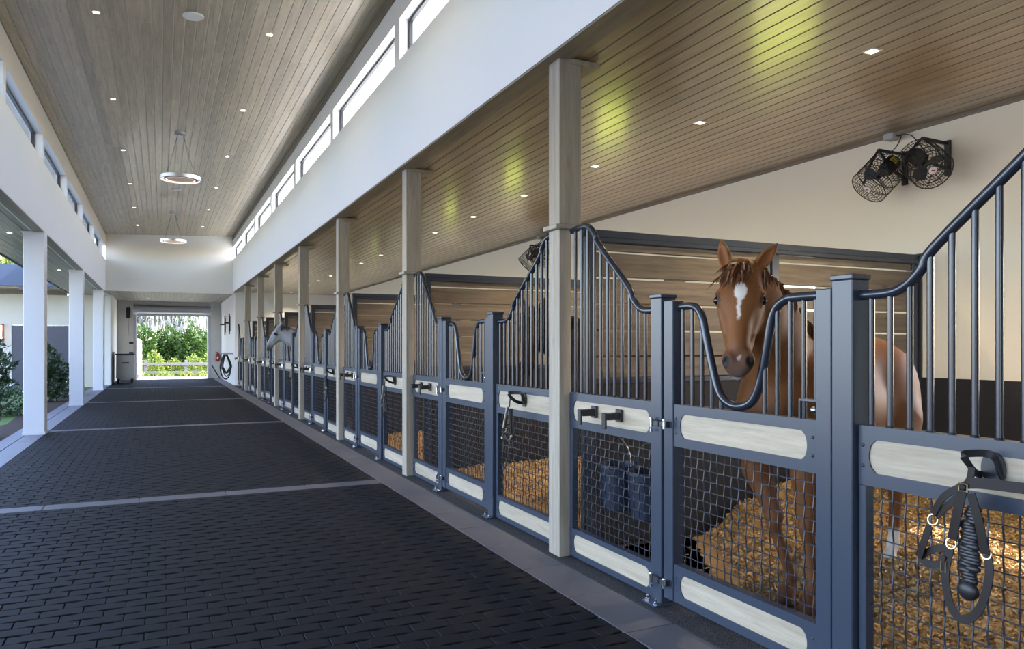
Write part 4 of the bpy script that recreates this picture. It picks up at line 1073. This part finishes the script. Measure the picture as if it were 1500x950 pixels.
for i,y in enumerate((10.02,21.3)):
    t=thing('ceiling_speaker','round white ceiling speaker, %s'%('nearest the camera','behind the near ring heater')[i],'speaker',(.36,y,zc_at(.36)-.002),0,'round ceiling speakers'); t.rotation_euler=(0,tl,0)
    MB().lathe([(0,0),(.125,0),(.125,-.012),(.118,-.018),(.112,-.014),(0,-.016)],n=32).build('bezel',M['white2'],t,40); MB().lathe([(0,-.0165),(.11,-.0145),(.11,-.017),(0,-.019)],n=32).build('grille',M['white2'],t,40)
def ring_heater(label,y):
    t=thing('ring_heater',label,'pendant heater',(.335,y,4.70),0,'ring shaped pendant heaters'); top=zc_at(.335)-4.70
    MB().lathe([(.0,top),(.10,top-.002),(.10,top-.055),(.085,top-.065),(.0,top-.065)],n=28).build('canopy',M['silver'],t,40)
    def annul(r0,r1,z0,z1): return [(r0,z0),(r1,z0),(r1,z1),(r0,z1),(r0,z0)]
    def ann(name,r0,r1,z0,z1,m):
        mb=MB(); n=48
        vs_=[]
        for (r_,z) in ((r0,z0),(r1,z0),(r1,z1),(r0,z1)):
            for i in range(n): vs_.append((r_*math.cos(2*math.pi*i/n),r_*math.sin(2*math.pi*i/n),z))
        fs=[]
        for j in range(4):
            q=(j+1)%4
            for i in range(n): k=(i+1)%n; fs.append((j*n+i,q*n+i,q*n+k,j*n+k))
        return mb.add(vs_,[tuple(reversed(f)) for f in fs]).build(name,m,t,40)
    ann('outer_ring',.345,.370,-.03,.035,M['silver']); ann('inner_ring',.265,.285,-.025,.03,M['steel_dark'])
    ann('glow_ring',.255,.264,-.026,-.004,M['ringlamp']); ann('glow_ring',.332,.343,-.026,-.004,M['ringlamp'])
    MB().lathe([(0,-.02),(.235,-.02),(.250,.0),(.24,.02),(0,.02)],n=40).build('reflector',M['copper'],t,40)
    for i in range(4):
        a=math.pi/4+i*math.pi/2; ca,sa=math.cos(a),math.sin(a)
        MB().tube([(.24*ca,.24*sa,.022),(.35*ca,.35*sa,.022)],.008,6).build('spoke',M['steel_dark'],t,60)
        MB().tube([(.34*ca,.34*sa,.03),(.07*ca,.07*sa,top-.06)],.0025,5).build('suspension_cable',M['steel_dark'],t,60)
ring_heater('ring shaped pendant heater hanging nearer the camera',15.55); ring_heater('ring shaped pendant heater hanging near the end wall',24.9)

# ================================================================== FAR END
t=thing('roller_shutter','rolled up galvanised shutter across the top of the far opening','shutter',(.485,37.5,2.9))
MB().tube([(-1.62,0,.27),(1.62,0,.27)],.19,20).build('drum',M['shutter'],t,40)
for i in range(4): MB().box(-1.47,1.47,-.02,.02,-.02+.05*i+.002,.03+.05*i-.002,.004).build('slat',M['shutter'],t)
for s in (-1,1):
    MB().box(s*1.56-.05,s*1.56+.05,-.03,.04,-2.9,.02,.003).build('guide_rail',M['shutter'],t)
    MB().tube([(s*1.75,-.15,.62),(s*1.62,-.3,.16)],.028,6).tube([(s*1.62,-.15,.62),(s*1.62,-.2,.30)],.02,6).build('hanger_brace',M['white'],t)
t=thing('shutter_motor','black motor box at the left end of the rolled shutter','motor',(-1.31,37.45,2.98))
MB().box(-.10,.06,-.12,.0,-.22,.25,.01).build('motor_case',M['black'],t); MB().tube([(.03,-.06,.26),(.03,-.06,.30)],.03,10).build('shaft',M['steel_dark'],t); MB().tube(spline([(-.02,-.07,-.22),(-.01,-.07,-.6),(-.02,-.05,-1.0)],4),.008,6).build('cable',M['black'],t)
for i,(z,l) in enumerate(((1.66,'small dark control box on the wall left of the far opening'),(1.20,'small dark switch on the wall just above the white cart'))):
    t=thing('control_box',l,'switch',(-1.20,37.598,z)); MB().box(-.10,.10,-.05,0,-.05,.05,.006).build('case',M['steel_dark'],t); MB().cyl((0,-.05,0),(0,-.062,0),.018).build('button',M['black'],t)
t=thing('feed_cart','white cart with a dark lid and black wheels left of the far opening','cart',(-1.33,34.6,0))
MB().box(-.33,.33,-.25,.25,.17,1.15,.015).build('cabinet',M['white2'],t); MB().box(-.36,.36,-.28,.28,1.15,1.20,.01).build('lid',M['steel_dark'],t)
MB().box(-.14,.14,-.262,-.25,.80,.85,.004).build('handle',M['steel_dark'],t)
for x in (-.25,.25):
    for y in (-.19,.19):
        w=MB().cyl((x-.035,y,.085),(x+.035,y,.085),.085,n=18).build('wheel',M['black'],t,40); MB().box(x-.05,x+.05,y-.03,y+.03,.08,.17,.005).build('caster_fork',M['steel_dark'],w)
t=thing('leaning_board','narrow dark board leaning on the left wall of the far passage','board',(-1.745,34.0,0)); MB().box(0,.03,-.35,.35,.01,1.25,.004).build('panel',M['darkdoor'],t); MB().box(.0,.035,-.36,.36,1.25,1.28,.003).build('edge_strip',M['steel_dark'],t)
t=thing('fire_extinguisher','red fire extinguisher on the wall right of the far opening','extinguisher',(2.40,37.50,.80))
MB().lathe([(0,0),(.07,0),(.075,.02),(.075,.30),(.06,.35),(.025,.38),(0,.38)],n=18).build('cylinder',M['red'],t,40); MB().cyl((0,0,.38),(0,0,.42),.02).box(-.06,.02,-.015,.015,.42,.44).build('valve_handle',M['black'],t); MB().tube(spline([(.02,-.02,.40),(.09,-.04,.30),(.085,-.05,.08)],5),.011,6).build('hose',M['black'],t,60); MB().box(-.04,.04,-.078,-.07,.1,.22).build('label_plate',M['white'],t)
t=thing('prop_bar','black bar leaning low against the right side of the far opening','bar',(2.25,37.2,.0)); MB().tube([(-.12,0,.62),(.2,-.15,.04)],.028,8).build('rod',M['black'],t,50); MB().sphere((.2,-.15,.035),.034).build('foot',M['black'],t,60)
for i,y in enumerate((34.8,32.4)):
    t=thing('saddle_bracket','tall black wall bracket on the right wall of the far passage, %s one'%('farther','nearer')[i],'bracket',(2.56,y,2.42),0,'black wall brackets')
    MB().box(-.06,-.02,-.04,.04,-.42,.42,.005).build('upright',M['black'],t); MB().box(-.24,-.06,-.03,.03,.0,.06,.005).build('arm',M['black'],t); MB().box(-.02,0,-.05,.05,-.3,.3).build('wall_plate',M['steel_dark'],t)
t=thing('water_hose','thick black hose hung in loops on the white pier at the end of the stalls','hose',(2.36,31.0,1.22),R(-62))
mb=MB(); r=random.Random(4); pts=[]
for i in range(7):
    w=.16+r.uniform(-.03,.07); d=-.95-r.uniform(-.25,.12); x=-.06-r.uniform(0,.12)
    pts+=[(x,-.03,-.02),(x-.02,-w,-.45),(x-.02,-w*.7,d+.15),(x,0,d),(x+.02,w*.7,d+.15),(x,w,-.45)]
pts.append((-.08,0,-.02)); mb.tube(spline(pts,5),.021,7).build('coil',M['hose'],t,60)
MB().box(-.10,.02,-.22,.05,-.03,.03,.006).box(-.05,.05,.0,.225,-.03,.03,.006).build('hanger',M['greybox'],t)
t=thing('wall_lantern','small dark lantern glowing on the cream courtyard wall at the left edge','lantern',(-5.30,32.6,1.95))
MB().box(-.09,.09,-.20,-.02,.33,.36,.005).box(-.09,.09,-.20,-.02,-.36,-.33,.005).box(-.09,-.075,-.2,-.185,-.33,.33).box(.075,.09,-.2,-.185,-.33,.33).box(-.09,-.075,-.035,-.02,-.33,.33).box(.075,.09,-.035,-.02,-.33,.33).build('frame',M['steel_dark'],t)
MB().cyl((0,-.11,-.32),(0,-.11,.32),.05).build('glow_tube',M['sconce'],t,50); MB().box(-.06,.06,-.02,0,-.1,.1).build('back_plate',M['steel_dark'],t)

# ================================================================== PLANTS
def leaf_cloud(centers,n,ls,m,name,parent,seed,asp=.45,shell=.55):
    r=np.random.default_rng(seed); Ps=[]; 
    tot=sum(a*b*c_ for (_,(a,b,c_)) in centers)
    for (c,(a,b,c_)) in centers:
        k=int(n*a*b*c_/tot)+1; d=r.normal(size=(k,3)); d/=np.linalg.norm(d,axis=1)[:,None]; rad=(shell+(1-shell)*r.random(k))**.7
        p=np.array(c)+d*rad[:,None]*np.array((a,b,c_))*(1+.12*np.sin(d[:,:1]*7+d[:,2:]*9)); Ps.append(np.concatenate([p,d],1))
    A=np.concatenate(Ps); p,d=A[:,:3],A[:,3:]; k=len(p)
    ax=d+r.normal(size=(k,3))*.8; ax[:,2]+=.25; ax/=np.linalg.norm(ax,axis=1)[:,None]; u=r.normal(size=(k,3)); b=np.cross(ax,u); b/=np.linalg.norm(b,axis=1)[:,None]; nn=np.cross(ax,b)
    L=ls*r.uniform(.6,1.3,k)[:,None]; W=L*asp
    V=np.stack([p,p+ax*L*.5+b*W*.5+nn*W*.15,p+ax*L,p+ax*L*.5-b*W*.5+nn*W*.15],1).reshape(-1,3); q=np.arange(k)*4
    F=np.concatenate([np.stack([q,q+1,q+2],1),np.stack([q,q+2,q+3],1)])
    me=bpy.data.meshes.new(name); me.from_pydata(V.tolist(),[],F.tolist()); me.materials.append(m)
    return tag(link(name,me,parent),kind='stuff')
def shrub(name,label,cat,loc,blobs,n,ls,m,seed,group=None,stems=5,flowers=0):
    t=thing(name,label,cat,loc,0,group); r=random.Random(seed)
    leaf_cloud(blobs,n,ls,M[m],'foliage',t,seed)
    mb=MB()
    for i in range(stems):
        c,(a,b,c_)=blobs[i%len(blobs)]; tp=Vector(c)+Vector((r.uniform(-a,a)*.4,r.uniform(-b,b)*.4,c_*.3)); b0=Vector((c[0]*.4+r.uniform(-.1,.1),c[1]*.4+r.uniform(-.1,.1),0))
        mb.tube(spline([b0,b0.lerp(tp,.5)+Vector((r.uniform(-.06,.06),r.uniform(-.06,.06),0)),tp],4),[.03,.028,.026,.024,.022,.02,.018,.014,.01][:9],6)
    mb.build('stems',M['bark'],t,60)
    if flowers: leaf_cloud(blobs,flowers,ls*.8,M['flower'],'blossoms',t,seed+50,.9,.9)
    return t
shrub('courtyard_shrub','large dark shrub beside the nearest white column at the left edge','shrub',(-4.0,21.2,-.06),[((0,0,1.05),(.75,.7,.75)),((-.5,.1,.7),(.7,.6,.6)),((.25,-.1,.6),(.55,.5,.5)),((.2,.2,1.5),(.4,.4,.38))],6500,.115,'leaf_dark',1,None,8,160)
shrub('courtyard_shrub','dark upright shrub seen between the first two white columns','shrub',(-2.98,24.2,-.06),[((0,0,1.15),(.38,.5,.55)),((.1,.0,.6),(.45,.5,.5)),((.38,-.1,.9),(.3,.3,.28))],3800,.11,'leaf_dark',2,None,6)
shrub('flower_bush','low white flowering bush between the first two white columns','bush',(-2.72,26.0,-.06),[((0,0,.35),(.4,.7,.35)),((.1,.9,.3),(.35,.5,.3))],1800,.09,'leaf_dark',3,None,4,150)
shrub('flower_bush','low leafy bush in front of the large shrub at the left edge','bush',(-3.75,19.6,-.06),[((0,0,.35),(.55,.4,.38)),((.7,.3,.32),(.4,.4,.32))],2000,.09,'leaf_dark',4,None,4,60)
shrub('mulch_plant','small plant in the mulch at the left edge of the paving','plant',(-2.72,14.9,-.03),[((0,0,.28),(.24,.3,.24))],500,.09,'leaf_dark',5,None,4)
shrub('courtyard_tree','sunlit yellow green tree behind the blue metal roof','tree',(-8.4,46,-.1),[((0,0,5.6),(2.6,2.2,1.7)),((1.3,-.5,4.6),(1.6,1.4,1.2))],5000,.32,'leaf_bright',6,None,6)
# hedge, fence and trees beyond the far opening
zl=-.2; HX=(-3.6,-2.3,-1.0,.3,1.6,2.9,4.2)
for i,x in enumerate(HX):
    shrub('hedge_bush','broad green hedge bush beyond the far fence, %s from the left'%ORD[i],'hedge bush',(x,45.6+.9*(i%2),zl),[((0,0,1.0),(.76,.5,1.0)),((.05,0,2.0),(.74,.48,.8)),((-.1,.05,1.5),(.74,.5,.8))],3400,.20,'leaf',20+i,'hedge bushes beyond the fence',5)
for i,x in enumerate((-2.2,-1.2,-.3,.7,1.6,2.5,3.5)):
    shrub('young_bush','low bright yellow green bush along the far fence, %s from the left'%ORD[i],'bush',(x,43.2+.3*(i%2),zl),[((0,0,.5+.12*(i%3)),(.42,.3,.5+.1*(i%3))),((.15,0,.35),(.3,.28,.35))],750,.15,'leaf_bright',40+i,'young bushes by the far fence',4)
for i,x in enumerate((-.9,.2,1.2,2.1)):
    shrub('ground_plant','low leafy plant at the edge of the far drive, %s from the left'%ORD[i],'plant',(x,41.85,zl),[((0,0,.16),(.42,.22,.2))],260,.13,'leaf_bright',60+i,'low plants by the far drive',3)
def moss_tree(label,x,y,seed):
    t=thing('tree',label,'tree',(x,y,zl),0,'trees behind the hedge'); r=random.Random(seed)
    mb=MB().tube(spline([(0,0,0),(.1,0,1.6),(-.05,.1,3.2),(.1,0,5.2)],4),[.16-.008*i for i in range(13)],8); tips=[]
    for i in range(9):
        a=r.uniform(0,6.3); b0=Vector((0,0,2.2+.3*i)); tp=b0+Vector((math.cos(a)*r.uniform(.5,1.4),math.sin(a)*r.uniform(.3,.8),r.uniform(.4,1.2))); tips.append(tp); mb.tube(spline([b0,b0.lerp(tp,.5)+Vector((0,0,.2)),tp],3),[.06,.055,.05,.045,.035,.03,.02],5)
    mb.build('trunk',M['bark'],t,60)
    leaf_cloud([(tuple(p),(.6,.5,.5)) for p in tips],1500,.17,M['leaf'],'foliage',t,seed,.4,.2)
    roots=[];ends=[]
    for i in range(800):
        p=r.choice(tips)+Vector((r.gauss(0,.45),r.gauss(0,.3),r.uniform(-.4,.4))); roots.append(p); ends.append(p+Vector((r.gauss(0,.12),0,-r.uniform(.5,1.5))))
    tag(hairs(roots,ends,.07,M['moss'],'hanging_moss',t,r,bend=(0,0,0)),kind='stuff')
for i,x in enumerate((-3.8,-1.5,.7,2.9,5.2)): moss_tree('mossy grey tree behind the hedge beyond the far opening, %s from the left'%ORD[i],x,48.6+1.6*(i%2),80+i)
t=thing('paddock_fence','weathered grey two rail fence beyond the far opening','fence',(.4,42.45,zl))
for i in range(4): MB().box(-3.1+1.9*i,-2.96+1.9*i,-.07,.07,0,.98,.01).build('fence_post',M['fence'],t)
for z in (.28,.72): MB().box(-4.2,4.2,-.10,-.07,z,z+.14,.006).build('rail',M['fence'],t)
t=thing('gate_pillar','sunlit white round topped pillar just outside the far opening','pillar',(-.99,39.5,-.04)); MB().box(-.16,.16,-.16,.16,0,1.75,.02).build('shaft',M['white'],t); MB().sphere((0,0,1.75),(.16,.16,.15)).build('rounded_top',M['white'],t,60); MB().cyl((-.02,-.3,.0),(-.02,-.3,.22),.12).build('base_drum',M['fence'],t,40)
